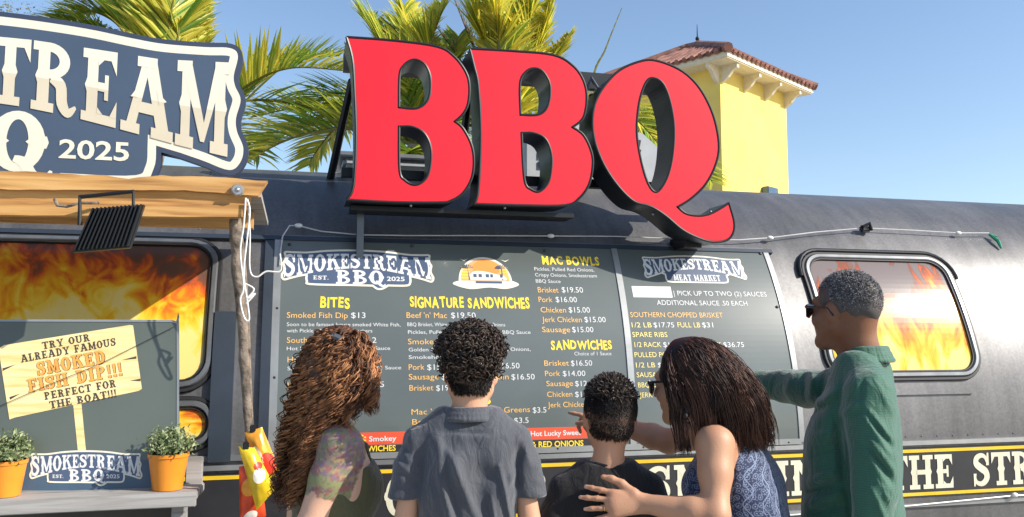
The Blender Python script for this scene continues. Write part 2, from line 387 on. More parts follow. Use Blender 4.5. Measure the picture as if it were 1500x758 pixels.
# =================================================================== FOOD TRAILER
def dens(L, mx=.03):
    out = []
    for i in range(len(L)):
        a, b = L[i], L[(i+1) % len(L)]; n = max(1, int(math.ceil(math.hypot(b[0]-a[0], b[1]-a[1])/mx)))
        out += [(a[0]+(b[0]-a[0])*k/n, a[1]+(b[1]-a[1])*k/n) for k in range(n)]
    return out
def curved(name, x0, s0, x1, s1, r, n, m, parent, thick=0, step=.03):
    """rounded rectangle lying on the trailer side (rows follow its curve), with UVs"""
    ss = sorted(set([s0+(s1-s0)*i/max(2, int((s1-s0)/step)) for i in range(max(2, int((s1-s0)/step))+1)]+[s0+r*(1-math.cos(R(a))) for a in range(0, 91, 15)]+[s1-r*(1-math.cos(R(a))) for a in range(0, 91, 15)]))
    V = []; F = []; UV = []
    for s in ss:
        e = 0
        if r > 0 and s < s0+r: e = r-math.sqrt(max(0, r*r-(s0+r-s)**2))
        if r > 0 and s > s1-r: e = max(e, r-math.sqrt(max(0, r*r-(s-s1+r)**2)))
        for x in (x0+e, x1-e): V.append(W(x, s, n)); UV.append(((x-x0)/(x1-x0), (s-s0)/(s1-s0)))
    nr = len(ss)
    for i in range(nr-1): F.append([2*i, 2*i+1, 2*i+3, 2*i+2])
    if thick:
        b = len(V)
        for s_i, s in enumerate(ss):
            for k in (0, 1):
                x = x0+UV[2*s_i+k][0]*(x1-x0); V.append(W(x, s, n-thick)); UV.append(UV[2*s_i+k])
        for i in range(nr-1):
            F += [[2*i, 2*i+2, b+2*i+2, b+2*i], [2*i+1, b+2*i+1, b+2*i+3, 2*i+3]]
        F += [[0, b, b+1, 1], [2*nr-2, 2*nr-1, b+2*nr-1, b+2*nr-2]]
    o = mesh(name, V, F, m, parent); uvl = o.data.uv_layers.new(name='UVMap')
    for l in o.data.loops: uvl.data[l.index].uv = UV[l.vertex_index]
    return o
def ring_on_wall(mb, x0, s0, x1, s1, r, w_, d0, d1):
    o = dens(rrect(x0, s0, x1, s1, r)); i = [(min(max(x, x0+w_), x1-w_) if 0 else x, s) for x, s in o]
    inn = dens(rrect(x0+w_, s0+w_, x1-w_, s1-w_, max(.01, r-w_)))
    # match point counts by walking both loops at equal fractions
    def resamp(L, n):
        P = np.array(L+[L[0]]); t = np.r_[0, np.cumsum(np.hypot(*np.diff(P, axis=0).T))]; q = np.linspace(0, t[-1], n, endpoint=False)
        return np.c_[np.interp(q, t, P[:, 0]), np.interp(q, t, P[:, 1])]
    n = 140; base = rrect(x0, s0, x1, s1, r); A = []; Bq = []
    A = resamp(base, n); Bq = np.array([(min(max(x, x0+w_), x1-w_), min(max(s, s0+w_), s1-w_)) for x, s in A])
    ri = max(.01, r-w_)
    for k, (x, s) in enumerate(A):   # true inset at the corners
        cx = min(max(x, x0+r), x1-r); cs = min(max(s, s0+r), s1-r); d = math.hypot(x-cx, s-cs)
        if d > 1e-6: Bq[k] = (cx+(x-cx)/d*(d-w_), cs+(s-cs)/d*(d-w_))
    b = len(mb.V); bd = .25*w_; Ai = A+(Bq-A)*.22; Bi = A+(Bq-A)*.78
    for lay, dd in ((A, d0), (A, d0+(d1-d0)*.6), (Ai, d1), (Bi, d1), (Bq, d0+(d1-d0)*.6), (Bq, d0)):
        mb.V += [W(x, s, dd) for x, s in lay]
    for q in range(5):
        for k in range(n):
            k2 = (k+1) % n; mb.F.append([b+q*n+k, b+q*n+k2, b+(q+1)*n+k2, b+(q+1)*n+k])

trailer = thing('food_trailer', 'long charcoal metal food trailer with rounded roof and flame printed windows', 'food trailer', (1.6, 1.2, 0))
ps = [(-.62), 0, .1]; ss_ = list(np.linspace(-.62, 0, 6))+list(np.linspace(.06, R1*PH1, 18))+list(np.linspace(R1*PH1+.06, R1*PH1+R2*(math.pi/2-PH1), 18))
pr = [(prof(s)[0], prof(s)[1]) for s in ss_]; pr += [(2*C2[0]-y, z) for y, z in pr[::-1][1:]]
XL, XR, CAPL = -3.2, 6.4, 1.25
rings = []
for k in range(9): a = R(90*k/8); rings.append((XL-CAPL*math.cos(a), max(.02, math.sin(a)**.7)))
xsx = list(np.linspace(XL, XR, 33))[1:-1]; rings += [(x, 1) for x in xsx]
for k in range(9): a = R(90-90*k/8); rings.append((XR+CAPL*math.cos(a), max(.02, math.sin(a)**.7)))
V = []; F = []; npf = len(pr); yc, zc = C2[0], 1.25
for x, sc in rings: V += [(x, yc+(y-yc)*sc, zc+(z-zc)*(.35+.65*sc)) for y, z in pr]
for i in range(len(rings)-1):
    for k in range(npf-1): F.append([i*npf+k, i*npf+k+1, (i+1)*npf+k+1, (i+1)*npf+k])
    F.append([i*npf+npf-1, i*npf, (i+1)*npf, (i+1)*npf+npf-1])
F += [list(range(npf)), list(range((len(rings)-1)*npf, len(rings)*npf))[::-1]]
body = mesh('body', V, F, M['trailer'], trailer, True)
bm = bmesh.new(); bm.from_mesh(body.data); bmesh.ops.recalc_face_normals(bm, faces=bm.faces[:]); bm.to_mesh(body.data); bm.free()
body.data.set_sharp_from_angle(angle=R(50))
# paint with scuffs and dull patches
t = M['trailer'].node_tree; p = t.nodes['Principled BSDF']
nz = t.nodes.new('ShaderNodeTexNoise'); nz.inputs['Scale'].default_value = 1.7; nz.inputs['Detail'].default_value = 9; nz.inputs['Roughness'].default_value = .65
mr = t.nodes.new('ShaderNodeMapRange'); mr.inputs['From Min'].default_value = .3; mr.inputs['From Max'].default_value = .7; mr.inputs['To Min'].default_value = .32; mr.inputs['To Max'].default_value = .56
tcx = [n for n in t.nodes if n.type == 'TEX_COORD'][0]
t.links.new(tcx.outputs['Object'], nz.inputs['Vector']); t.links.new(nz.outputs['Fac'], mr.inputs[0]); t.links.new(mr.outputs[0], p.inputs['Roughness'])

# rain streaks and speckles in the paint itself
bcs = p.inputs['Base Color'].links[0].from_socket
mpz = t.nodes.new('ShaderNodeMapping'); mpz.inputs['Scale'].default_value = (9, 2, .9); ns = t.nodes.new('ShaderNodeTexNoise'); ns.inputs['Scale'].default_value = 2; ns.inputs['Detail'].default_value = 7
t.links.new(tcx.outputs['Object'], mpz.inputs[0]); t.links.new(mpz.outputs[0], ns.inputs['Vector'])
vz = t.nodes.new('ShaderNodeTexNoise'); vz.inputs['Scale'].default_value = 70; vz.inputs['Detail'].default_value = 3; t.links.new(tcx.outputs['Object'], vz.inputs['Vector'])
ad = t.nodes.new('ShaderNodeMath'); ad.operation = 'ADD'; t.links.new(ns.outputs['Fac'], ad.inputs[0]); t.links.new(vz.outputs['Fac'], ad.inputs[1])
mrs = t.nodes.new('ShaderNodeMapRange'); mrs.inputs['From Min'].default_value = .7; mrs.inputs['From Max'].default_value = 1.3; mrs.inputs['To Min'].default_value = .78; mrs.inputs['To Max'].default_value = 1.2; t.links.new(ad.outputs[0], mrs.inputs[0])
vm_ = t.nodes.new('ShaderNodeVectorMath'); vm_.operation = 'SCALE'; t.links.new(bcs, vm_.inputs[0]); t.links.new(mrs.outputs[0], vm_.inputs['Scale']); t.links.new(vm_.outputs[0], p.inputs['Base Color'])
for yy in (.12, 2*C2[0]-.12):
    for xx in (4.3, 5.2):
        wm = MB(); wm.tube([(xx, yy-.09, .36), (xx, yy+.09, .36)], .36, 28); wh = wm.build('wheel', M['rubber'], trailer)
        hm = MB(); hm.tube([(xx, yy-.105, .36), (xx, yy+.105, .36)], .19, 20); hm.build('rim', M['alu'], wh)

def wall_strip(name, X0, X1, s0, s1, n, m, th=.006, r=0, parent=None):
    mb = MB(); k = max(2, int((X1-X0)/.4)); rows = max(1, int(math.ceil((s1-s0)/.03)))
    V = []; F = []
    for i in range(k+1):
        x = X0+(X1-X0)*i/k
        V += [W(x, s0+(s1-s0)*j/rows, n) for j in range(rows+1)]+[W(x, s0+(s1-s0)*j/rows, n-th) for j in range(rows+1)]
    q = 2*(rows+1)
    for i in range(k):
        b, c = i*q, (i+1)*q
        for j in range(rows): F.append([b+j, b+j+1, c+j+1, c+j])
        F.append([b, c, c+rows+1, b+rows+1]); F.append([b+rows, b+2*rows+1, c+2*rows+1, c+rows])
    for b in (0, k*q): F.append([b+j for j in range(rows+1)]+[b+rows+1+j for j in range(rows, -1, -1)])
    mb.add(V, F); return mb.build(name, m, parent or trailer)
# belt strip: mouldings, yellow lines and painted lettering
def sx(px, py): return wq(px, py)
s_y1 = sx(1400, 658.5)[1]; s_y2 = sx(1400, 721)[1]
wall_strip('moulding', XL, XR, sx(1400, 647)[1]-.01, sx(1400, 647)[1]+.012, .018, M['alu'], .018)
wall_strip('moulding', XL, XR, sx(1400, 737)[1]-.008, sx(1400, 737)[1]+.008, .014, M['edge'], .014)
wall_strip('belt_band', XL, XR, s_y2-.018, s_y1+.018, .003, M['stripe'], .003)
for s_ in (s_y1, s_y2): wall_strip('yellow_stripe', XL, XR, s_-.0085, s_+.0085, .0055, M['yellowline'], .002)
lb = MB(); sb_, st_ = sx(1400, 714)[1], sx(1400, 665)[1]
def strip_text(text, pxa, pya, pxb, pyb):
    xa, xb = sx(pxa, pya)[0], sx(pxb, pyb)[0]
    slab_text(lb, text, lambda u, v, d: W(xa+(xb-xa)*u, sb_+(st_-sb_)*v, .005+d), gap=.06, space=.72)
xg0, xg1 = sx(1328, 690)[0], sx(1396, 686)[0]
unit = (sx(1396, 686)[0]-sx(1331, 690)[0])/(G['H'][0]+G['E'][0]+.06)
xT = sx(1331, 690)[0]-(G['T'][0]+.06)*unit
def place(text, x, sp=.72, gap=.06):
    tot = sum(G[c][0] if c in G else sp for c in text)+gap*(len(text)-1)
    slab_text(lb, text, lambda u, v, d: W(x+tot*unit*u, sb_+(st_-sb_)*v, .005+d), gap=gap, space=sp); return tot*unit
place('THE', xT); place('STREAM', sx(1424, 685)[0])
strip_text('SMOKING', 946, 690, 1245, 690)
strip_text('O', 564, 712, 598, 712); strip_text('P', 766, 705, 802, 704)
lb.build('belt_lettering', M['stripelet'], trailer)
# rail over the board, panel edges, old awning arm
wall_strip('drip_rail', XL, sx(1128, 370)[0], sx(398, 352)[1]-.012, sx(398, 352)[1]+.012, .022, M['trim_dark'], .022)
wall_strip('panel_edge', sx(383, 500)[0], sx(397, 500)[0], sx(398, 664)[1], sx(398, 356)[1], .02, M['trim_dark'], .02)
wall_strip('awning_arm', sx(313, 500)[0], sx(345, 500)[0], sx(330, 676)[1], sx(330, 460)[1], .03, M['trim_dark'], .03)
wall_strip('moulding', XL, sx(385, 600)[0], sx(330, 671)[1]-.012, sx(330, 671)[1]+.012, .02, M['frame'], .02)
rv = MB()
for k in range(95):
    x = XL+.1*k; c = W(x, sx(1400, 650)[1]+.045, .001); rv.ball(c, .0045, (1, .6, 1), 6)
for xs_ in (-.46, 5.0):
    for k in range(40): rv.ball(W(xs_, .06+.045*k, .001), .0042, (1, 1, 1), 6)
rv.build('rivets', M['trailer'], trailer)
for xs_ in (5.015,): wall_strip('panel_seam', xs_, xs_+.018, .03, 1.9, .0025, M['trailer'], .0025)

# windows of the trailer
def window(x0, s0, x1, s1, r, flame, label=None):
    fm = MB(); ring_on_wall(fm, x0, s0, x1, s1, r, .022, 0, .016); f = fm.build('window', M['rubber'], trailer, True)
    f2 = MB(); ring_on_wall(f2, x0+.02, s0+.02, x1-.02, s1-.02, r-.02, .03, .002, .026); f2.build('frame', M['frame'], f, True)
    f3 = MB(); ring_on_wall(f3, x0+.049, s0+.049, x1-.049, s1-.049, r-.045, .01, .004, .018); f3.build('seal', M['rubber'], f, True)
    curved('pane', x0+.056, s0+.056, x1-.056, s1-.056, max(.03, r-.055), .007, M[flame], f)
    return f
a = sx(1166, 373); b = sx(1422, 562); c_ = sx(1398, 374); d_ = sx(1207, 556)
wr = window((a[0]+d_[0])/2, (b[1]+d_[1])/2, (b[0]+c_[0])/2, (a[1]+c_[1])/2, .15, 'flameR')
wx0, wx1, ws1 = (a[0]+d_[0])/2, (b[0]+c_[0])/2, (a[1]+c_[1])/2
# drip gutter round the top of that window
gm = MB(); pts = [W(wx0-.012, ws1-.17, .012)]+[W(wx0+.15-.162*math.cos(R(q)), ws1-.15+.162*math.sin(R(q)), .014) for q in range(0, 91, 15)]+[W(wx1-.15+.162*math.sin(R(q)), ws1-.15+.162*math.cos(R(q)), .014) for q in range(0, 91, 15)]+[W(wx1+.012, ws1-.17, .012)]
gm.tube(pts, .011, 8); gm.build('drip_gutter', M['blackmetal'], wr, True)
wall_strip('sill_plate', wx0+.1, wx1-.1, sx(1300, 574)[1]-.02, sx(1300, 574)[1]+.012, .012, M['trailer'], .012)
e = sx(322, 460); window(sx(-340, 460)[0], sx(250, 577)[1], e[0], sx(200, 347)[1], .15, 'flameL')
window(sx(-160, 620)[0], sx(250, 664)[1], sx(322, 620)[0], sx(250, 581)[1], .118, 'flameL2')
# louvred vents and box on the roof
ac = thing('roof_air_conditioner', 'grey streamlined air conditioner with black slots on the trailer roof behind the red sign', 'air conditioner', (1.9, 1.1, C2[1]+R2))
zr = C2[1]+R2
def axy(px, py, Y): q = atY(px, py, Y); return q.x, q.z
xa, xb = axy(772, 250, .95)[0], axy(985, 250, .95)[0]; zt = axy(960, 190, .95)[1]
M['acgrey'] = mat('pale grey plastic', (.36, .38, .4), .45, var=.1)
am = MB(); P = [(xa, zr), (xa, zt-.02), (xa+.05, zt), (xb-.42, zt), (xb-.2, zt-.03), (xb-.07, zt-.14), (xb, zr)]
am.prism([P[::-1]], lambda u, v, d: Vector((u, d, v)), .95, 1.75); am.build('housing', M['acgrey'], ac)
for k in range(4):
    z0 = zr+.05+(zt-zr-.1)*k/4
    MB().box((xb-.32, .945, z0+.03), (.2, .02, (zt-zr)*.13), Matrix.Rotation(R(12), 3, 'Y')).build('vent_slot', M['black'], ac)
    MB().box((xa+.18, .945, z0+.03), (.2, .02, (zt-zr)*.13)).build('vent_slot', M['black'], ac)
rb = thing('roof_vent_box', 'low grey vent box on the trailer roof behind the first red letter', 'roof vent', (.5, 1.1, zr))
x0_, z0_ = axy(503, 228, .9); x1_, z1_ = axy(640, 236, .9)
MB().box(((x0_+x1_)/2, 1.15, (zr+z1_)/2), (x1_-x0_, .5, z1_-zr), bev=.02).build('housing', M['acgrey'], rb)
MB().box(((x0_+x1_)/2, 1.15, z1_+.012), (x1_-x0_+.05, .55, .03), bev=.008).build('lid', M['alu'], rb)

# =================================================================== LOGO
LR = [(0, .3125), (.22, .308), (.4375, .292), (.6, .27), (.7125, .2585), (.86, .2585), (.955, .262), (.985, .235), (.972, .16), (.978, .12), (1.0, .07), (.985, .0), (.99, -.05), (1.015, -.11), (1.005, -.165), (.965, -.195), (.87, -.165), (.7875, -.14, 1), (.7, -.118, 1), (.695, -.2), (.64, -.258), (.385, -.2625, 1), (.31, -.31), (.235, -.315), (.17, -.268, 1), (0, -.265)]
LL = [(-p[0], p[1])+tuple(p[2:]) for p in LR[1:21]][::-1]
LOGO = cr(LR[:-1]+[(.17, -.268, 1), (-.1, -.264, 1)][1:]+LL, 5)
def li(tab, u): return float(np.interp(u, [a for a, _ in tab], [b for _, b in tab]))
TOPV = [(-1, .222), (-.7, .205), (-.5, .222), (-.25, .236), (0, .24), (.25, .236), (.5, .217), (.7, .2), (1, .208)]
BOTV = [(-1, -.155), (-.8, -.118), (-.6, -.072), (-.4, -.03), (-.2, .0), (0, .01), (.2, .0), (.4, -.03), (.6, -.072), (.8, -.118), (1, -.155)]
SPAN = [(85, 145), (150, 237), (240, 301), (305, 375), (378, 427), (430, 485), (488, 546), (550, 622), (624, 684), (686, 768), (772, 868)]
SPAN = [((a-476)/400, (b-476)/400) for a, b in SPAN]
def logo(prefix, parent, fn, th, d0=0., lower='full', bordm='cream', facem='navy', letm='white', edgem=None, twotone=None, numoff=.0, plate=None, spans=None):
    SPAN = spans or globals()['SPAN']
    """fn(u,v,d) with d outwards from the surface"""
    L = LOGO if lower == 'full' else MEAT
    if plate: MB().prism([inset(L, -.018)], fn, d0+th*.5, d0-plate).build('sign_panel', M[edgem], parent)
    MB().prism([L, inset(L, .03)[::1]], fn, d0+th, None).build('logo_border', M[bordm], parent)
    MB().prism([inset(L, .03)], fn, d0+th*.9, None).build('logo_field', M[facem], parent)
    lm = MB(); l2 = MB() if twotone else None
    def arc(u, v, d): b = li(BOTV, u); t_ = li(TOPV, u); return fn(u, b+(t_-b)*v, d)
    slab_text(lm, 'SMOKESTREAM', arc, d0+th*1.6, th*.06, spans=SPAN)
    if twotone:
        # the lower half of every letter carries a tan tone
        for gc, (a_, b_) in zip('SMOKESTREAM', SPAN):
            gw, polys = G[gc]
            for j, P in enumerate(polys):
                Q = [(a_+(b_-a_)*(u/gw), v) for u, v in P]; Q = clip_v(Q, .47)
                if len(Q) > 2:
                    if area(Q) < 0: Q = Q[::-1]
                    Q = inset(Q, .006*1.0) if 0 else Q
                    l2.prism([Q], arc, d0+th*2.4+th*.06*j, None)
    if lower == 'full':
        w3 = [(a/100) for a in (0, 0)]
        slab_text(lm, 'BBQ', lambda u, v, d: fn(-.31+.64*u, -.235+.215*v, d), d0+th*1.6, th*.06, gap=.06)
        slab_text(lm, 'EST.', lambda u, v, d: fn(-.6+.2*u, -.175+.06*v, d), d0+th*1.6, th*.25, gap=.1) if not plate else None
        font_text(lm, '2025', lambda u, v: fn(.367+.24*u, -.178+.068*v, d0+th*2), .02)
    else:
        slab_text(lm, 'MEAT MARKET', lambda u, v, d: fn(-.46+.92*u, -.235+.125*v, d), d0+th*1.6, th*.25, gap=.1)
    lm.build('logo_lettering', M[letm], parent)
    if l2: l2.build('logo_lettering_shade', M[twotone], parent)
def clip_v(Q, vmax):
    out = []
    for i in range(len(Q)):
        a, b = Q[i], Q[(i+1) % len(Q)]
        if a[1] <= vmax: out.append(a)
        if (a[1] <= vmax) != (b[1] <= vmax):
            t_ = (vmax-a[1])/(b[1]-a[1]); out.append((a[0]+(b[0]-a[0])*t_, vmax))
    return out
MR = [p for p in LR[:17]]+[(.68, -.1, 1), (.62, -.12, 1), (.62, -.22), (.56, -.275), (.3, -.28)]
MEAT = cr(MR+[(0, -.28)]+[(-p[0], p[1])+tuple(p[2:]) for p in MR[1:]][::-1], 5)

# =================================================================== MENU BOARD
menu = thing('menu_board', 'large grey green printed menu board mounted on the trailer side between the windows', 'menu board', W((sx(410, 350)[0]+sx(1150, 640)[0])/2, sx(800, 668)[1], .02))
bxL = (sx(411, 360)[0]+sx(405, 640)[0])/2; bxD = (sx(897, 366)[0]+sx(926, 655)[0])/2; bxR = (sx(1124, 372)[0]+sx(1163, 640)[0])/2
bs1 = sx(700, 360)[1]; bs0 = sx(1140, 645)[1]
curved('panel', bxL, bs0, bxD, bs1, 0, .016, M['board'], menu, .012)
curved('panel', bxD+.002, bs0, bxR, bs1, 0, .016, M['board'], menu, .012)
dv = MB(); xt_, xb_ = sx(897, 366)[0], sx(926, 655)[0]; DV = []
for i in range(31):
    s_ = bs0+(bs1-bs0)*i/30; x_ = xb_+(xt_-xb_)*i/30; DV += [W(x_-.016, s_, .012), W(x_-.016, s_, .021), W(x_+.016, s_, .021), W(x_+.016, s_, .012)]
dv.add(DV, [[4*i+k, 4*i+k+1, 4*i+k+5, 4*i+k+4] for i in range(30) for k in range(3)]); dv.build('divider', M['edge'], menu)
for x_, w_, m_ in ((bxL-.014, .034, 'edge'), (bxR+.006, .03, 'edge')): wall_strip('edging', x_-w_/2, x_+w_/2, bs0-.01, bs1+.01, .021, M[m_], .02, parent=menu)
wall_strip('edging', bxL, bxR, bs0-.022, bs0+.006, .0215, M['edge'], .02, parent=menu); wall_strip('edging', bxL, bxR, bs1-.004, bs1+.016, .0215, M['frame'], .02, parent=menu)
for px, py in ((424, 362), (603, 364), (797, 371), (1112, 375), (1136, 452), (1152, 648), (406, 455), (402, 555), (815, 657), (940, 655), (420, 665), (1147, 560)):
    X_, s_ = sx(px, py); MB().ball(W(X_, s_, .018), .009, (1, .5, 1), 10).build('screw', M['black'], menu)
NB = .0172
def bline(px0, px1, py, mid=None):
    """a horizontal text line on the board from its measured ends"""
    m_ = (px0+px1)/2; a_ = sx(px0, py)[0]; b_ = sx(px1, py)[0]; s_ = sx(m_, py)[1]; return a_, b_, s_
TX = {k: MB() for k in ('yellow', 'orange', 'white', 'lime')}
def T(k, text, px0, px1, py, cap, off=.0):
    a_, b_, s_ = bline(px0, px1, py); h_ = abs(sx((px0+px1)/2, py-cap)[1]-s_)
    font_text(TX[k], text, lambda u, v: W(a_+(b_-a_)*u, s_+h_*v, NB), off)
def H(text, px0, px1, py, cap, seed=1):
    a_, b_, s_ = bline(px0, px1, py); h_ = abs(sx((px0+px1)/2, py-cap)[1]-s_)
    jitter_text(TX['yellow'], text, lambda u, v: W(a_+(b_-a_)*u, s_+h_*v, NB), seed=seed)
H('BITES', 469, 512, 453, 15); H('SIGNATURE SANDWICHES', 600, 775, 453, 15, 2); H('MAC BOWLS', 794, 877, 391, 12, 3); H('SANDWICHES', 806, 895, 513, 13, 4); H('SIDES', 664, 718, 592, 13, 5)
O_, W_, L_ = 'orange', 'white', 'lime'
for r_ in [
 (O_, 'Smoked Fish Dip', 420, 509, 468, 8.5), (W_, '$13', 514, 535, 468, 8.5), (W_, 'Soon to be famous house smoked White Fish,', 420, 586, 480, 5.5), (W_, 'with Pickled Red Onions, Crackers', 420, 545, 489, 5.5),
 (O_, 'Southern Poppers', 420, 515, 504, 8.5), (W_, '$12', 530, 551, 504, 8.5), (W_, 'Hot Slaw, House Pickles, BBQ Sauce', 420, 571, 514.5, 5.5), (O_, 'Hot Wings', 421, 480, 532, 8.5), (W_, 'Smoked, Tossed in Honey BBQ Sauce', 421, 587, 543, 5.5), (O_, 'Loaded Fries', 421, 500, 569, 8.5), (W_, '$15', 541, 562, 568, 8.5),
 (O_, "Beef 'n' Mac", 595, 654, 468, 8.5), (W_, '$19.50', 660, 696, 468, 8.5), (W_, 'BBQ Brisket, White Cheddar Mac, Crispy Onions', 596, 739, 480, 5.5), (W_, 'Pickles, Pulled Red Onions, Crispy, BBQ Sauce', 597, 776, 491, 5.5),
 (O_, 'Smoked Chicken', 597, 690, 506, 8.5), (W_, 'Golden Chicken, Pickles, Pickled Red Onions,', 598, 776, 516, 5.5), (W_, 'Smokehouse Sauce', 598, 690, 527, 5.5),
 (O_, 'Pork', 598, 621, 543, 8.5), (W_, '$15.50', 625, 662, 543, 8.5), (W_, '$16.50', 726, 760, 541, 8.5), (O_, 'Sausage', 598, 642, 557, 8.5), (W_, '$15.00', 646, 680, 557, 8.5), (O_, 'Chicken', 700, 744, 557, 8.5), (W_, '$16.50', 748, 782, 557, 8.5), (O_, 'Brisket', 599, 634, 573, 8.5), (W_, '$19.50', 638, 672, 573, 8.5),
 (O_, "Mac 'n' Cheese", 602, 690, 607, 8.5), (O_, 'Collard Greens', 693, 775, 605, 8.5), (W_, '$3.5', 779, 799, 605, 8.5), (O_, 'Beans', 603, 640, 622, 8.5), (W_, '$3.5', 752, 773, 620, 8.5),
 (W_, 'Pickles, Pulled Red Onions,', 782, 869, 400, 5.2), (W_, 'Crispy Onions, Smokestream', 783, 873, 408.5, 5.2), (W_, 'BBQ Sauce', 784, 820, 417, 5.2),
 (O_, 'Brisket', 787, 817, 431, 8.2), (W_, '$19.50', 822, 853, 431, 8.2), (O_, 'Pork', 788, 808, 445, 8.2), (W_, '$16.00', 813, 844, 445, 8.2), (O_, 'Chicken', 791, 828, 460, 8.2), (W_, '$15.00', 832, 863, 460, 8.2), (O_, 'Jerk Chicken', 793, 851, 474, 8.2), (W_, '$15.00', 855, 886, 474, 8.2), (O_, 'Sausage', 793, 834, 488.5, 8.2), (W_, '$15.00', 837, 868, 488.5, 8.2),
 (W_, 'Choice of 1 Sauce', 840, 894, 522, 5.5), (O_, 'Brisket', 796, 832, 537, 8.2), (W_, '$16.50', 835, 866, 537, 8.2), (O_, 'Pork', 797, 819, 552, 8.2), (W_, '$14.00', 823, 856, 552, 8.2), (O_, 'Sausage', 799, 838, 566.5, 8.2), (W_, '$12.00', 841, 873, 566.5, 8.2), (O_, 'Chicken', 800, 837, 582, 8.2), (W_, '$12.00', 841, 873, 582, 8.2), (O_, 'Jerk Chicken', 801, 859, 597, 8.2), (W_, '$12', 862, 880, 597, 8.2),
 (W_, '| PICK UP TO TWO (2) SAUCES', 986, 1121, 436, 7.2), (W_, 'ADDITIONAL SAUCE .50 EACH', 961, 1093, 449.5, 7.2), (O_, 'SOUTHERN CHOPPED BRISKET', 922, 1057, 467, 7.6), (L_, '1/2 LB', 924, 953, 481.5, 7.6), (W_, '$17.75', 956, 986, 481.5, 7.6), (L_, 'FULL LB', 991, 1024, 481.5, 7.6), (W_, '$31', 1027, 1043, 481.5, 7.6),
 (L_, 'SPARE RIBS', 925, 976, 495.5, 7.6), (L_, '1/2 RACK', 928, 967, 510, 7.6), (W_, '$19.95', 970, 1000, 510, 7.6), (L_, 'FULL RACK', 1008, 1055, 510, 7.6), (W_, '$36.75', 1058, 1088, 510, 7.6), (L_, 'PULLED PORK', 928, 988, 524.5, 7.6), (L_, '1/2 LB', 930, 958, 539.5, 7.6), (W_, '$10.75', 962, 992, 539.5, 7.6), (L_, 'SAUSAGE', 931, 972, 553.5, 7.6), (L_, 'BBQ CHICKEN', 933, 992, 568, 7.6), (L_, 'JERK CHICKEN', 935, 996, 582.5, 7.6)]: T(*r_)
# sauce bands at the foot
def band(px0, px1, pyt, pyb, m_): a_ = sx(px0, (pyt+pyb)/2)[0]; b_ = sx(px1, (pyt+pyb)/2)[0]; return wall_strip('print_band', a_, b_, sx((px0+px1)/2, pyb)[1], sx((px0+px1)/2, pyt)[1], NB-.0006, m_, .0005, parent=menu)
xA, xB = sx(416, 640)[0], sx(866, 635)[0]
wall_strip('print_band', xA, xB, sx(820, 643)[1], sx(820, 626)[1], NB-.0006, M['redband'], .0005, parent=menu)
wall_strip('print_band', xA, xB, sx(820, 658.5)[1], sx(820, 644)[1], NB-.0006, M['stripe'], .0005, parent=menu)
T('yellow', 'SAUCES:', 470, 536, 646.5, 9, .03); T(W_, 'Smokey', 540, 580, 646, 7.5, .02); T(W_, 'Hot Lucky Sweet', 776, 849, 638, 7.5, .02)
T('yellow', 'SANDWICHES', 508, 579, 661, 8.5, .02); T('yellow', '& RED ONIONS', 777, 853, 654, 8.5, .02)
for k, nm in (('yellow', 'heading_lettering'), ('orange', 'item_lettering'), ('white', 'price_lettering'), ('lime', 'meat_lettering')): TX[k].build(nm, M[k], menu, fix=False)
band(925, 982, 422, 438, M['white'])
# logos on the board
def onboard(pxc, pyc, pxr):
    X_, s_ = sx(pxc, pyc); k_ = sx(pxr, pyc)[0]-X_; return lambda u, v, d: W(X_+k_*u, s_+k_*v, NB+d)
logo('a', menu, onboard(525.5, 397, 633), .0006)
lf = onboard(1016, 398, 1088)
logo('b', menu, lf, .0006, lower='meat')
# sunset emblem
ef = onboard(710, 411, 757); e1 = MB()
arc_ = [(.82*math.cos(R(a)), -.1+.86*math.sin(R(a))) for a in range(0, 181, 6)]
e1.prism([arc_], ef, .0006, None); e1.prism([cr([(-1.0, -.2), (-.8, -.08), (-.4, -.05), (.4, -.05), (.8, -.06), (1.02, -.2), (.6, -.34), (.1, -.3), (-.5, -.36)], 5)], ef, .0004, None)
for q in (-.62, .66): e1.prism([[(q-.12, .68), (q+.02, .6), (q+.16, .7), (q+.02, .64)]], ef, .0009, None)
e1.build('emblem_ground', M['cream'], menu)
M['sunorange'] = mat('sun print', (.75, .26, .05), .5, var=.1); M['sunyel'] = mat('sunset print', (.78, .5, .06), .5, var=.1); M['skyorange'] = mat('emblem sky print', (.7, .33, .14), .5, var=.08)
MB().prism([[(.74*math.cos(R(a)), -.08+.77*math.sin(R(a))) for a in range(0, 181, 6)]], ef, .0009, None).build('emblem_sky', M['skyorange'], menu)
MB().prism([[(.06+.42*math.cos(R(a)), .36+.3*math.sin(R(a))) for a in range(0, 360, 12)]], ef, .0012, None).build('emblem_sun', M['sunorange'], menu)
e4 = MB()
for k in range(5):
    for sg in (-1, 1): e4.prism([[(sg*.74 if sg > 0 else -.74, -.02+.1*k), (sg*.46 if sg > 0 else -.46, -.02+.1*k), (sg*.46, .05+.1*k), (sg*(.74-.03*k), .05+.1*k)]], ef, .0013, None)
e4.build('emblem_bands', M['sunyel'], menu)
e5 = MB(); e5.prism([cr([(-.46, -.06, 1), (-.46, .12), (-.32, .24), (-.05, .25), (.3, .17), (.6, .08), (.66, -.02), (.6, -.06, 1)], 5)], ef, .0016, None); e5.build('emblem_trailer', M['white'], menu)
e6 = MB()
for x_, w_ in ((-.36, .1), (-.2, .1), (.02, .1), (.16, .08), (.46, .08)): e6.prism([[(x_, .04), (x_+w_, .04), (x_+w_, .15), (x_, .15)]], ef, .002, None)
e6.prism([[(-.3, -.16), (.5, -.16), (.5, -.09), (-.3, -.09)]], ef, .002, None)
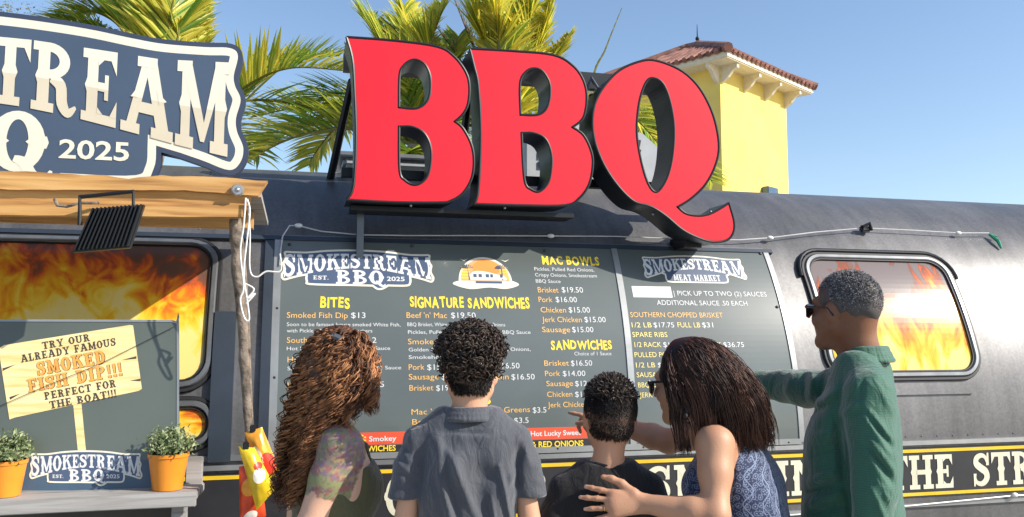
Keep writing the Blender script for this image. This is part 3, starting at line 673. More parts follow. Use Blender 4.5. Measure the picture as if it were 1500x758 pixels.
for sg in (-1, 1):
    for k in range(7):
        a_ = R(20+k*23); bx, by = sg*.52, .33
        e6.prism([[(bx, by), (bx+.2*math.cos(a_), by+.16*math.sin(a_)), (bx+.2*math.cos(a_+.25), by+.14*math.sin(a_+.25))]], ef, .0018+.0002*k, None)
    e6.prism([[(sg*.51, -.05), (sg*.51+.04, -.05), (sg*.53+.02, .34), (sg*.52, .34)]], ef, .0017, None)
e6.build('emblem_ink', M['navy'], menu)
# white hook shaped mark low on the right panel
hk = MB(); X_, s_ = sx(1122, 632); hk.prism([ring(0, 0, .03, .032, .017, .018, -150, 130, 16)], lambda u, v, d: W(X_+u, s_+v, NB+d), .0006, None); hk.build('hook_mark', M['white'], menu)
# =================================================================== RED CHANNEL LETTERS ON THE ROOF
YL = .02; DEPTH = .22
B1 = [(507.5, 54, 1), (575, 59), (640.5, 68), (666, 83), (683, 106), (688, 127), (686, 152), (678.6, 167), (667, 178, 1), (678.6, 188), (691, 212), (694.6, 237), (691, 262), (678.6, 283), (661.7, 294), (645, 297), (575, 296.5), (507.5, 293, 1), (518, 271), (521.5, 199), (519, 123), (516, 85)]
B1h1 = [(584.8, 157, 1), (585.6, 110), (592, 95.5), (602.5, 88), (613, 88), (623.6, 95.5), (630, 110), (631, 127), (628, 144), (619.4, 154.6), (606.7, 159)]
B1h2 = [(584.8, 185.5, 1), (602.5, 185.5), (619, 192.7), (628.7, 207.4), (632, 228.6), (628, 254), (619, 266.6), (606.7, 270.8), (594, 264.5), (585.6, 249.7)]
B2 = [(688.4, 71, 1), (750, 74.5), (811, 80.4), (840, 96.4), (855, 117.5), (860, 143), (855, 172.4), (839.5, 186.3, 1), (855, 197.7), (865.7, 219), (869, 240), (863.6, 269.5), (848.8, 290.6), (827.7, 301), (760, 301), (694.8, 299, 1), (701, 278), (704.5, 197.7), (701, 126), (694.8, 96.4)]
B2h1 = [(763, 168, 1), (762.3, 121.8), (770.8, 105), (783.4, 99.8), (796, 105), (805.4, 121.8), (805.8, 142.9), (800.3, 159.8), (787.6, 168.2)]
B2h2 = [(764.4, 194.8, 1), (781.3, 194.8), (798, 202), (806.6, 218.8), (808.7, 240), (804.5, 265.3), (791.9, 280), (779.2, 278), (768.6, 263)]
Q1 = [(941.7, 88.8), (967, 90), (1000.8, 104.9), (1026, 130), (1045, 168), (1053.6, 210.4), (1049.3, 240), (1034.6, 269.5), (1013.5, 290.6), (993.6, 303.3, 1), (1005, 312.6), (1021.9, 316), (1038.8, 313.8), (1055.7, 305.4), (1068.4, 297, 1), (1076, 324.4), (1074.7, 341), (1066, 351.8), (1047.2, 354.8), (1026, 349.7), (1000.8, 337), (975.5, 316), (954.4, 303), (929, 294.8), (903.7, 269.5), (882.6, 235.7), (870, 197.7), (870, 159.8), (882.6, 130.2), (908, 102.8)]
Qh = [(956.5, 114), (971.3, 121.8), (981.8, 147), (988, 185), (986, 227.3), (977.6, 261), (962.8, 281.3), (950.2, 269.5), (939.6, 235.7), (933.3, 193.5), (936.6, 151.3), (946, 121.8)]
M['redface'] = mat('red acrylic face', (.68, .009, .023), .42, 0, .3, .1, 3, coat=.2)
M['return'] = mat('dark letter return', (.03, .034, .04), .35, .5)
M['inside'] = mat('letter return grey', (.1, .11, .125), .32, .7)
sign = thing('roof_sign', 'big red channel letters reading BBQ on a black frame on the trailer roof', 'sign', (1.6, .3, 2.3))
def pl(px, py, Y=YL): q = atY(px, py, Y); return (q.x, q.z)
def vfn(u, v, d): return Vector((u, YL+d, v))
for loops in ([B1, B1h1, B1h2], [B2, B2h1, B2h2], [Q1, Qh]):
    LL_ = [[pl(*p) for p in cr(L, 5)] for L in loops]
    LL_ = [[(x, z) for x, z in L] for L in LL_]
    mb = MB(); mb.prism(LL_, vfn, .012, DEPTH, front=True); le = mb.build('letter', M['return'], sign)
    fc = MB(); fc.prism([inset(LL_[0], .007)]+[inset(h_, -.006) for h_ in LL_[1:]], vfn, .004, .011); fc.build('letter_face', M['redface'], le)
    tr = MB()
    for L in LL_: tr.tube([vfn(u, v, .006) for u, v in L]+[vfn(*L[0], .006)], .0065, 6)
    tr.build('trim_cap', M['black'], le, True)
    for k in range(7):
        i = int(len(LL_[0])*k/7); u, v = LL_[0][i]; MB().ball(vfn(u, v, .09), .008, seg=8).build('rivet', M['alu'], le)
fr = MB()
def bar(p, q, w_): fr.tube([p, q], w_, 4)
za = pl(600, 250, YL+DEPTH)[1]
xl, xr = pl(500, 250, .33)[0], pl(1010, 290, .33)[0]
for zpx, hh in ((107, .09), (262, .045)):
    zz = pl(700, zpx, .33)[1]; MB().box(((xl+xr)/2, .335, zz), (xr-xl, .05, hh)).build('crossbar', M['blackmetal'], sign)
fr.box(((pl(516, 297)[0]+pl(850, 300)[0])/2, .2, pl(700, 303)[1]-.012), (pl(850, 300)[0]-pl(516, 297)[0], .16, .022))
fr.build('frame', M['blackmetal'], sign)
for px in (528,):
    x_, z_ = pl(px, 300, .26); y_, z2 = .27, 2.0
    MB().box((x_, .255, (z_+1.96)/2), (.034, .034, z_-1.96)).build('leg', M['inside'], sign)
x_, z_ = pl(1015, 348, .2); MB().box((x_-.02, .25, z_-.03), (.1, .18, .06)).build('foot_bracket', M['blackmetal'], sign)
for a_, b_ in (((516, 118), (484, 262)), ((690, 118), (672, 262)), ((868, 140), (862, 262))): MB().tube([atY(*a_, .36), atY(*b_, .78)], .022, 6).build('brace', M['blackmetal'], sign)
for px, py in ((688, 118), (868, 130)):
    a_ = Vector(atY(px-7, py, .25)); b_ = Vector(atY(px+9, py+10, .25)); MB().tube([a_, a_+Vector((.02, 0, .06)), b_+Vector((0, 0, .03)), b_-Vector((0, 0, .1))], .012, 6).build('conduit', M['inside'], sign, True)

# =================================================================== AWNING OF ROUGH PLANKS
YA = -.72
awn = thing('plank_awning', 'rough honey coloured plank awning held up by a crooked branch post', 'awning', (-.6, -.6, 0))
def wob(x, s, a=.008): return a*(mnoise.noise(Vector((x*3.1, s*7.7, 1.3)))+.25*mnoise.noise(Vector((x*38, s, 2)))+.5*mnoise.noise(Vector((x*11, s*3, 4))))
def plank(px0, px1, pyt0, pyt1, pyb0, pyb1, Y, th, seed, wa=.006, pxr=None):
    a0 = Vector(atY(px0, pyt0, Y)); a1 = Vector(atY(px1, pyt1, Y)); b0 = Vector(atY(px0, pyb0, Y)); b1 = Vector(atY(pxr or px1, pyb1, Y)); n = 60
    P = []
    for k in range(n+1): q = a0.lerp(a1, k/n); P.append((q.x, q.z+wob(q.x, seed, wa)))
    for k in range(n+1): q = b1.lerp(b0, k/n); P.append((q.x, q.z+wob(q.x, seed+5, wa*.5)))
    mb = MB(); mb.prism([P[::-1]], lambda u, v, d: Vector((u, Y+d, v)), 0, th); return mb
plank(-700, 392, 257-22, 264, 282-20, 284, YA-.02, .05, 1, .02, 378).build('plank', M['awnwood'], awn)
plank(-700, 370, 278-20, 283, 299-10, 302, YA+.004, .04, 2, .004, 364).build('plank', M['awnwood'], awn)
plank(-700, 362, 297-8, 301.5, 314-4, 318, YA-.008, .045, 3, .005, 356).build('plank', M['awnwood'], awn)
xr_ = atY(385, 270, YA).x; xl_ = atY(-700, 270, YA).x; zA = atY(200, 262, YA).z
n_ = 24
for k in range(n_):
    x0 = xl_+(xr_-xl_)*k/n_; x1 = xl_+(xr_-xl_)*(k+1)/n_-.006; dz = .006*mnoise.noise(Vector((k*.7, 0, 0)))
    MB().box(((x0+x1)/2, -.26, zA-.035+dz), (x1-x0, .86, .022)).build('roof_board', M['greywood'], awn)
bmq = MB(); bmq.box(((xl_+xr_)/2, -.3, zA-.085), (xr_-xl_-.1, .06, .07)); bmq.build('beam', M['awnwood'], awn)
pm = MB(); ctr = [(343, 300), (345, 340), (349, 400), (354, 470), (359, 540), (364, 610), (369, 680), (372, 760), (373, 1100)]
pp = []
for k, (px, py) in enumerate(ctr): pp.append(atY(px, py, YA+.07))
pp[-1].z = 0
fine = []
for k in range(len(pp)-1):
    for j in range(6): q = pp[k].lerp(pp[k+1], j/6); q += Vector((mnoise.noise(q*9)*.006, mnoise.noise(q*7+Vector((3, 1, 2)))*.006, 0)); fine.append(q)
fine.append(pp[-1])
pm.tube(fine, [.025-.011*min(1, i/36)+.006*mnoise.noise(Vector((i*.5, 0, 0))) for i in range(len(fine))], 10)
p2 = [atY(352, 350, YA+.12), atY(357, 400, YA+.11), atY(362, 470, YA+.1), atY(365, 560, YA+.09), atY(370, 640, YA+.09)]
pm.tube(p2, [.012, .011, .01, .009, .006], 8)
pm.build('post', M['bark'], awn, True)
hdm = MB(); q = atY(348, 279, YA-.03); hdm.tube([q, q+Vector((0, -.012, 0))], [.024, .018], 16); hdm.ball(q+Vector((0, -.014, 0)), .009, seg=8); hdm.build('round_fitting', M['alu'], awn, True)
hk_ = MB(); hk_.tube([atY(80, 292, YA-.06), atY(84, 301, YA-.07), atY(98, 303, YA-.07), atY(118, 297, YA-.05), atY(145, 297, YA-.03)], .006, 6); hk_.build('hook', M['bark'], awn, True)

# flood light under the awning
fl = thing('flood_light', 'black finned flood light hanging by its bracket from the plank awning', 'flood light', atY(158, 335, YA-.1))
YF = YA-.1
def ff(u, v, d): q = atY(u, v, YF); return q+Vector((0, d, 0))
MB().prism([[(136, 306), (211, 300), (190, 363), (107, 370)]], ff, 0, .03).build('housing', M['blackmetal'], fl)
fm = MB()
for k in range(13):
    f0 = k/12; a_ = (137+70*f0, 306-5.5*f0); b_ = (110+77*f0, 367-6*f0)
    MB().prism([[(a_[0], a_[1]), (a_[0]+2.2, a_[1]), (b_[0]+2.2, b_[1]), (b_[0], b_[1])]], ff, -.022, .0).build('fin', M['blackmetal'], fl)
ym = MB(); ym.tube([atY(117, 330, YF), atY(117, 289, YF), atY(195, 281, YF), atY(196, 325, YF)], .0085, 6); ym.build('bracket', M['blackmetal'], fl)
MB().prism([[(139, 309), (207, 303), (188, 360), (112, 367)]], ff, .0305, .036).build('lens', M['acgrey'], fl)

# =================================================================== SIGN ON THE AWNING
YS = -.62
bs = thing('awning_sign', 'slate blue contour cut sign with cream western lettering standing on the plank awning', 'sign', atY(150, 255, YS))
ur = atY(358, 190, YS).x; uc = atY(-77, 190, YS).x; KX = (ur-uc)/1.017
z1 = atY(344, 73, YS).z; z2 = atY(322, 247, YS).z; KZ = (z1-z2)/(.2585+.19); Z0S = z1-.2585*KZ
bigfn = lambda u, v, d: Vector((uc+KX*u, YS-d, Z0S+KZ*v))
SB = [((atY(a_, 150, YS).x-uc)/KX, (atY(b_, 150, YS).x-uc)/KX) for a_, b_ in ((-18, 42), (44, 113), (118, 174), (178, 255), (257, 337))]
SB = SPAN[:6]+SB
SB[5] = (.05, SB[6][0]-.015)
logo('c', bs, bigfn, .002, .0, 'full', 'cream', 'slate', 'cream', 'signedge', 'cream2', plate=.04, spans=SB)
for u in (-.55, -.2, .1, .42): MB().box((uc+KX*u, YS+.06, Z0S-.1), (.03, .03, .5)).build('support', M['blackmetal'], bs)

# =================================================================== COUNTER SHELF AND WHAT STANDS ON IT
YH = -.76
zS = atY(145, 726, YH).z
shelf = thing('counter_shelf', 'weathered grey wooden counter shelf fixed below the flame window', 'shelf', (-.9, -.4, zS))
xS = atY(288, 730, YH).x
for k, yy in enumerate((-.71, -.605)): MB().box((xS-1.1, yy, zS-.016), (2.2+.012*k, .104, .03), bev=.004).build('plank', M['greywood'], shelf)
MB().box((xS-1.1, YH-.012, zS-.024), (2.2, .02, .05), bev=.003).build('apron', M['greywood'], shelf)
for xx in (xS-.06, xS-1.0, xS-2.0):
    MB().box((xx, YH+.05, (zS-.035)/2), (.05, .05, zS-.035), bev=.004).build('leg', M['greywood'], shelf)
MB().box((xS-.03, -.575, zS+.045), (.06, .03, .1), bev=.004).build('end_block', M['greywood'], shelf)
MB().box((xS-1.05, -.57, (zS-.05)/2), (2.0, .02, zS-.06)).build('back_board', mat('dark backing', (.07, .065, .06), .8), shelf)  # one evenly dark panel closing the shelf below its planks

es = thing('easel_sign', 'smoked fish dip poster board leaning on the counter shelf against the flame window', 'sign', (-.95, -.35, zS))
def Ye(py): return -.40+.16*(722-py)/255
EP0, EP1, EP2 = atY(0, 722, -.63), atY(260, 722, -.63), atY(100, 468, -.52)
EN = (EP1-EP0).cross(EP2-EP0).normalized(); EN = EN if EN.y < 0 else -EN
def ef2(u, v, d):
    r_ = ray(u, v); return CAM+r_*((EP0-CAM).dot(EN)/r_.dot(EN))+EN*d
M['poster'] = mat('poster green grey', (.085, .1, .085), .35, var=.15, scale=2, coat=.3)
M['posterblue'] = mat('poster blue foot', (.05, .09, .14), .35, var=.15)
M['plywood'] = wood_mat('printed pale plank', (.62, .45, .16), (.74, .58, .27), (.8, .67, .38), (2, 26, 30), .5)
M['poster_o'] = mat('poster orange', (.8, .33, .06), .5, var=.1); M['poster_k'] = mat('poster brown black', (.06, .045, .03), .5)
out = cr([(-70, 722, 1), (-70, 468, 1), (250, 469, 1), (258, 471), (262, 478), (262, 722, 1)], 3)
mbp = MB(); mbp.prism([out[::-1]], ef2, 0, -.012); mbp.build('panel', M['poster'], es)
fr_ = MB(); fr_.prism([out, inset(out, 3.2)], ef2, .0025, -.0005); fr_.build('edging', M['edge'], es)
MB().prism([[(-66, 722), (-66, 640), (60, 668), (258, 676), (258, 722)][::-1]], ef2, .0008, None).build('foot_print', M['posterblue'], es)
MB().prism([[(-2, 511), (6, 506), (190, 476.5), (195, 477), (208, 570), (203, 573), (22, 612), (14, 615)]], ef2, .0016, None).build('printed_plank', M['plywood'], es)
MB().prism([[(107, 590), (119, 588), (126, 660), (114, 660)]], ef2, .0012, None).build('printed_stake', M['plywood'], es)
kn = MB(); on = MB(); dk = MB()
A0 = Vector((3, 512)); ux = Vector((188, -34.5)); vx = Vector((17, 101))
def pf(u0, u1, v0, v1):
    def fn(u, v, d):
        uu = u0+(u1-u0)*u; vv = v1-(v1-v0)*v; q = A0+ux*uu+vx*vv; return ef2(q.x, q.y, d)
    return fn
slab_text(kn, 'TRY OUR', pf(.31, .68, .005, .11), .0022, .0001, gap=.1); slab_text(kn, 'ALREADY FAMOUS', pf(.13, .87, .13, .24), .0022, .0001, gap=.1)
for f_, off in ((dk, .005), (on, 0)):
    dd = .0022 if f_ is dk else .0034
    slab_text(f_, 'SMOKED', pf(.24+off, .77+off, .27+off, .465+off), dd, .0001, gap=.15); slab_text(f_, 'FISH DIP!!!', pf(.15+off, .88+off, .49+off, .68+off), dd, .0001, gap=.16)
slab_text(kn, 'PERFECT FOR', pf(.26, .82, .715, .825), .0022, .0001, gap=.1); slab_text(kn, 'THE BOAT!!!', pf(.29, .81, .855, .965), .0022, .0001, gap=.1)
for P in ([(4, 540), (24, 534), (4, 544)], [(200, 522), (178, 528), (200, 526)], [(14, 582), (30, 577), (15, 586)], [(206, 555), (190, 558), (206, 559)]): kn.prism([P], ef2, .002, None)
kn.build('poster_lettering', M['poster_k'], es); dk.build('lettering_shadow', M['poster_k'], es); on.build('big_lettering', M['poster_o'], es)
kx = (209-126)/1.017
logo('d', es, lambda u, v, d: ef2(126+kx*u, 686-kx*1.02*v, d+.0022), .0006)
stx = MB(); stx.tube([ef2(-60, 622, .01), ef2(60, 570, .012), ef2(150, 533, .012), ef2(255, 480, .01)], .0011, 4); stx.build('string', M['black'], es)

# potted herbs
M['pot'] = mat('orange glazed pot', (.72, .25, .02), .4, var=.12, scale=6)
M['soil'] = mat('potting soil', (.03, .02, .014), .95)
M['herb'] = attr_mat('herb leaf', 'col', .55, .4, trans=.25)
def leaves_mesh(name, centers, size, cols, m, parent, rr, aspect=2.2, up=.3):
    V = []; F = []; C = []
    for c, col in zip(centers, cols):
        d = Vector((rr.gauss(0, 1), rr.gauss(0, 1), rr.gauss(up, .8))).normalized(); s = d.cross(Vector((rr.gauss(0, 1), rr.gauss(0, 1), rr.gauss(0, 1)))).normalized(); l = size*rr.uniform(.6, 1.3); b = len(V)
        c = Vector(c); nrm = d.cross(s)
        V += [c, c+d*l*.5+s*l/aspect*.5+nrm*l*.08, c+d*l, c+d*l*.5-s*l/aspect*.5+nrm*l*.08]; F.append([b, b+1, b+2, b+3]); C += [col]*4
    o = mesh(name, V, F, m, parent); set_attr(o, 'col', np.array(C)); return o
def pot(px, pyb, label, seed, wpx=58):
    rr = random.Random(seed); c = atY(px, pyb, -.69); c.z = zS+.001; k = atY(px+wpx/2, pyb, -.69).x-c.x
    h_ = k*1.9
    t = thing('potted_herb', label, 'potted plant', c, 'orange pots on the counter shelf')
    mb = MB(); mb.tube([c, c+Vector((0, 0, h_*.9)), c+Vector((0, 0, h_*.9)), c+Vector((0, 0, h_)), c+Vector((0, 0, h_)), c+Vector((0, 0, h_*.9))], [k*.76, k*1.0, k*1.05, k*1.06, k*.96, k*.93], 32); mb.build('pot', M['pot'], t, True)
    s_ = MB(); s_.tube([c+Vector((0, 0, h_*.86)), c+Vector((0, 0, h_*.93))], k*.94, 24); s_.build('soil', M['soil'], t)
    cen = []; cols = []; st = MB()
    for i in range(46):
        a_ = rr.uniform(0, 6.28); r_ = math.sqrt(rr.random()); top = c+Vector((math.cos(a_)*r_*k*1.35, math.sin(a_)*r_*k*1.3, h_*1.0+k*(1.35-.85*r_*r_)*rr.uniform(.75, 1.08)))
        root = c+Vector((math.cos(a_)*r_*k*.6, math.sin(a_)*r_*k*.6, h_*.92)); st.tube([root, root.lerp(top, .6)+Vector((0, 0, .01)), top], .0012, 4, False)
        for j in range(26):
            q = root.lerp(top, rr.uniform(.25, 1.05))+Vector((rr.gauss(0, .012), rr.gauss(0, .012), rr.gauss(0, .01))); cen.append(q)
            g_ = rr.random(); cols.append((.14+.3*g_*g_, .2+.28*g_*g_, .08+.2*g_*g_))
    st.build('stem', M['herb'], t); set_attr(bpy.data.objects[t.children[-1].name], 'col', np.full((len(t.children[-1].data.vertices), 3), .1)) if 0 else None
    for ch in t.children:
        if ch.name.startswith('stem'): set_attr(ch, 'col', np.tile([.1, .13, .04], (len(ch.data.vertices), 1)))
    leaves_mesh('foliage', cen, .019, cols, M['herb'], t, rr)
pot(245, 724, 'bushy herb in an orange pot at the right end of the counter shelf', 3)
pot(6, 738, 'bushy herb in an orange pot at the lower left corner of the poster board', 5, 60)

# snack bags on the post
M['bag_y'] = mat('shiny yellow foil', (.75, .52, .02), .3, .2, .5, .2, 20); M['bag_o'] = mat('shiny orange foil', (.78, .33, .03), .3, .2, .5, .25, 20); M['bag_r'] = mat('shiny red foil', (.68, .07, .02), .3, .2, .5, .3, 20)
M['bagwhite'] = mat('bag print white', (.7, .68, .6), .4); M['bagred'] = mat('bag print red', (.6, .04, .02), .4)
def bag(quad, Y, m_, label, prints, seed):
    rr = random.Random(seed); n = 14; Q = [Vector(q) for q in quad]; cen = sum(Q, Vector((0, 0)))/4; c = atY(cen.x, cen.y, Y)
    t = thing('snack_bag', label, 'snack bag', c, 'snack bags hung on the awning post')
    def fn(u, v, d, sg=1):
        q = (Q[0]*(1-u)+Q[1]*u)*(1-v)+(Q[3]*(1-u)+Q[2]*u)*v; puff = (max(0, math.sin(math.pi*u))**.6*max(0, math.sin(math.pi*v))**.5)*.032+.003*mnoise.noise(Vector((u*6+seed, v*9, 0)))
        return atY(q.x, q.y, Y)+Vector((0, -sg*(puff+.001)-d, 0))
    V = []; F = []
    for sg in (1, -1):
        b = len(V); V += [fn(i/n, j/n, 0, sg) for j in range(n+1) for i in range(n+1)]
        F += [[b+j*(n+1)+i, b+j*(n+1)+i+1, b+(j+1)*(n+1)+i+1, b+(j+1)*(n+1)+i][::sg] for j in range(n) for i in range(n)]
    mb = MB().add(V, F); mb.build('pouch', m_, t, True)
    for (u0, v0, u1, v1, mm) in prints:
        V = []; k = 6
        for j in range(k+1):
            for i in range(k+1):
                a_, b_ = 2*i/k-1, 2*j/k-1; uu = a_*math.sqrt(1-b_*b_/2); vv = b_*math.sqrt(1-a_*a_/2); V.append(fn((u0+u1)/2+(u1-u0)/2*uu, (v0+v1)/2+(v1-v0)/2*vv, .0015))
        mesh('print_patch', V, [[j*(k+1)+i, j*(k+1)+i+1, (j+1)*(k+1)+i+1, (j+1)*(k+1)+i] for j in range(k) for i in range(k)], mm, t, True)
    cl = MB(); tp = fn(.5, -.02, 0); cl.box(tp+Vector((0, -.004, 0)), (.02, .014, .03), bev=.003); cl.build('clip', M['blackmetal'], t)
bag([(350, 684), (380, 678), (390, 756), (352, 778)], YA-.02, M['bag_r'], 'red foil snack bag hanging lowest on the post', [(.1, .2, .9, .5, M['bag_o']), (.1, .75, .7, .95, M['bagwhite'])], 1)
bag([(358, 634), (384, 626), (410, 690), (384, 706)], YA-.05, M['bag_o'], 'orange foil snack bag hanging topmost on the post', [(.04, .3, .5, .75, M['bagwhite']), (.3, .5, 1.0, .95, M['bagred'])], 2)
bag([(349, 654), (373, 656), (404, 716), (376, 748)], YA-.09, M['bag_y'], 'yellow foil snack bag hanging between the orange and red bags', [(.3, .42, .95, .68, M['bagwhite']), (.55, .3, .98, .46, M['bagred'])], 3)

# white cords bunched on the post
cdm = MB()
def cord(pts, Y=YA-.02, r=.0035):
    P = [Vector(atY(px, py, Y)) for px, py in pts]; q = []
    for i in range(len(P)-1):
        p0, p1, p2_, p3 = P[max(i-1, 0)], P[i], P[i+1], P[min(i+2, len(P)-1)]
        for k in range(6): t_ = k/6; q.append(.5*((2*p1)+(p2_-p0)*t_+(2*p0-5*p1+4*p2_-p3)*t_*t_+(3*p1-p0-3*p2_+p3)*t_**3))
    q.append(P[-1]); cdm.tube(q, r, 6)
cord([(360, 290), (357, 330), (352, 370), (357, 420), (352, 440), (358, 466), (365, 468), (362, 440), (357, 400), (362, 350), (366, 310), (362, 292)]); cord([(362, 292), (366, 340), (366, 395), (376, 406), (390, 398), (411, 397), (410, 372)], YA+.2); cord([(357, 415), (372, 424), (362, 438), (374, 430), (361, 445)])
tag(cdm.build('white_cord', M['whiteplastic'], None, True, loc=atY(360, 380, YA)), 'white cord looped in a bunch around the branch post', 'cord')

# string lights along the top of the board
sl = thing('string_lights', 'clear wire of small white lights running along the trailer above the menu board', 'string lights', W(1.4, sx(800, 350)[1], .03))
def wp(px, py, n=.03): X_, s_ = sx(px, py); return W(X_, s_, n)
pts = [(410, 394), (411, 372), (414, 352), (424, 337), (437, 337), (470, 345), (527, 350), (600, 351), (700, 351), (805, 351.5), (900, 352), (1000, 356), (1080, 357), (1125, 354), (1190, 346), (1262, 340), (1330, 343), (1400, 347), (1445, 347)]
cwm = MB(); pw = [wp(*p) for p in pts]; cwm.tube(pw, .0035, 6); cwm.build('wire', mat('clear wire', (.5, .5, .5), .3), sl, True)
for px, py in ((437, 337), (805, 351.5), (1125, 354), (1400, 347)):
    b_ = MB(); b_.ball(wp(px, py, .03), .017, (1.25, .8, .7), 10); b_.build('bulb', M['whiteplastic'], sl, True)
ck = MB(); c0 = wp(1264, 341, .03); ck.box(c0, (.07, .04, .04), bev=.01); ck.tube([c0+Vector((-.03, -.02, .01)), c0+Vector((.01, -.03, .03)), c0+Vector((.03, -.02, -.01))], .01, 6); ck.build('plug', M['black'], sl)
gt = MB(); a_ = wp(1446, 348, .025); b_ = wp(1465, 366, .012); gt.tube([a_, a_.lerp(b_, .5)+Vector((.01, -.012, 0)), b_], [.008, .012, .006], 6); gt.tube([a_, wp(1457, 352, .03)], .005, 5); gt.build('tie', mat('green tie', (.02, .25, .13), .5), sl)
s2 = thing('string_lights', 'low wire with one white light running under the belt strip', 'string lights', wp(1480, 725))
c2_ = MB(); c2_.tube([wp(1150, 754, .02), wp(1330, 740, .02), wp(1400, 733, .022), wp(1480, 725, .025), wp(1560, 722, .02)], .0035, 6); c2_.build('wire', M['whiteplastic'], s2, True)
b_ = MB(); b_.ball(wp(1480, 724, .03), .017, (1.2, .8, .8), 10); b_.build('bulb', M['whiteplastic'], s2, True)

# =================================================================== YELLOW TOWER
def proj(p):
    d = Vector(p)-CAM; z = d.dot(FW); return 750+FPX*d.dot(RT)/z, 379-FPX*d.dot(UP)/z
DT = 24.0
P0 = atD(1059, 300, DT); P0.z = 0
psi = R(14.2)+math.atan((1059-750)/FPX)+R(31)
ut = Vector((math.sin(R(90)-psi+0), 0, 0)); uR = Vector((math.cos(R(90)-psi), math.sin(R(90)-psi), 0)); uR = Vector((math.sin(psi), math.cos(psi), 0)); uL = Vector((-uR.y, uR.x, 0))
def solve(f, target, lo, hi):
    for _ in range(50):
        m_ = (lo+hi)/2
        if (f(m_) < target) == (f(hi) > f(lo)): lo = m_
        else: hi = m_
    return (lo+hi)/2
zsof = atD(1059, 92, DT).z
LRt = solve(lambda L: proj(P0+uR*L+Vector((0, 0, zsof-1.5)))[0], 1153, 0, 20); LLt = LRt*1.1
tw = thing('tower', 'yellow stucco tower with a red tiled hip roof and white brackets under its eaves', 'tower', P0)
M['stucco'] = mat('yellow stucco', (.8, .6, .15), .9, var=.12, scale=.9, bump=.35, bscale=14)
M['tile'] = mat('terracotta roof tile', (.25, .115, .085), .8, var=.45, scale=3)
M['trimwhite'] = mat('white painted trim', (.72, .64, .46), .6, var=.08)
def TP(a, b, z): return P0+uR*a+uL*b+Vector((0, 0, z))
mb = MB(); mb.add([TP(0, 0, 0), TP(LRt, 0, 0), TP(LRt, LLt, 0), TP(0, LLt, 0), TP(0, 0, zsof), TP(LRt, 0, zsof), TP(LRt, LLt, zsof), TP(0, LLt, zsof)], [[0, 1, 5, 4], [1, 2, 6, 5], [2, 3, 7, 6], [3, 0, 4, 7], [4, 5, 6, 7]])
mb.build('wall', M['stucco'], tw)
OV = .62
def slab_(z0, z1, o):
    m_ = MB(); m_.add([TP(a, b, z) for z in (z0, z1) for a, b in ((-o, -o), (LRt+o, -o), (LRt+o, LLt+o), (-o, LLt+o))], [[0, 1, 2, 3], [4, 5, 6, 7], [0, 1, 5, 4], [1, 2, 6, 5], [2, 3, 7, 6], [3, 0, 4, 7]]); return m_
slab_(zsof, zsof+.05, OV-.03).build('soffit', M['trimwhite'], tw); slab_(zsof+.03, zsof+.17, OV).build('fascia', M['trimwhite'], tw)
ze = zsof+.172; o = OV+.08; a0, a1, b0, b1 = -o, LRt+o, -o, LLt+o; wmin = (a1-a0)/2; rise = wmin*math.tan(R(27)); am_ = (a0+a1)/2
R0, R1_ = TP(am_, b0+wmin, ze+rise), TP(am_, b1-wmin, ze+rise)
c_ = [TP(a0, b0, ze), TP(a1, b0, ze), TP(a1, b1, ze), TP(a0, b1, ze)]
rm = MB(); rm.add(c_+[R0, R1_]+[q-Vector((0, 0, .0)) for q in ()], [[0, 1, 4], [1, 2, 5, 4], [2, 3, 5], [3, 0, 4, 5], [3, 2, 1, 0]]); rfo = rm.build('roof', M['tile'], tw)
tl = MB()
def rows(A, B, TA, TB, inward):
    n = int((B-A).length/.26)
    for k in range(n+1):
        f0 = (k+.5)/(n+1); p = A.lerp(B, f0); L = (B-A).length; x = f0*L; s0 = (TA-A).dot((B-A).normalized()); s1 = (TB-A).dot((B-A).normalized())
        hgt = (TA-A)-(B-A).normalized()*s0
        fr0 = min(1, x/s0 if s0 > 1e-6 else 1, (L-x)/(L-s1) if L-s1 > 1e-6 else 1)
        q = p+hgt*fr0; seg = max(2, int((q-p).length/.4)); pts = []
        tl.tube([p.lerp(q, i/seg)+Vector((0, 0, .02+.02*(i % 2))) for i in range(seg+1)], .085, 7)
rows(c_[0], c_[1], R0, R0, 0); rows(c_[3], c_[0], R1_, R0, 0); rows(c_[1], c_[2], R0, R1_, 0); rows(c_[2], c_[3], R1_, R1_, 0)
for A, B in ((c_[0], R0), (c_[1], R0), (c_[2], R1_), (c_[3], R1_), (R0, R1_)): tl.tube([A+Vector((0, 0, .07)), B+Vector((0, 0, .09))], .13, 8)
tl.build('ridge_tiles', M['tile'], rfo, True)
def corbel(p, out, name='bracket'):
    side = Vector((-out.y, out.x, 0)); m_ = MB(); prof_ = [(0, 0), (OV*.86, 0), (OV*.86, -.12), (OV*.6, -.18), (OV*.38, -.34), (OV*.2, -.42), (0, -.48)]
    m_.prism([[(x, y) for x, y in prof_][::-1]], lambda u, v, d: p+out*u+Vector((0, 0, v))+side*d, -.055, .055); m_.build(name, M['trimwhite'], tw)
nr_ = 4
for k in range(nr_): corbel(P0+uR*(.08+(LRt-.16)*k/(nr_-1))+Vector((0, 0, zsof)), -uL)
for k in range(nr_): corbel(P0+uL*(.08+(LLt-.16)*k/(nr_-1))+Vector((0, 0, zsof)), -uR)
fm_ = MB(); fm_.tube([R0+Vector((0, 0, .05)), R0+Vector((0, 0, .75))], [.03, .008], 6); fm_.ball(R0+Vector((0, 0, .28)), .07, seg=8); fm_.build('finial', M['blackmetal'], tw)
q_ = solve(lambda L: proj(P0+uR*L+Vector((0, 0, 5)))[0], 1124, 0, 20); zl = atD(1124, 276, DT+1).z
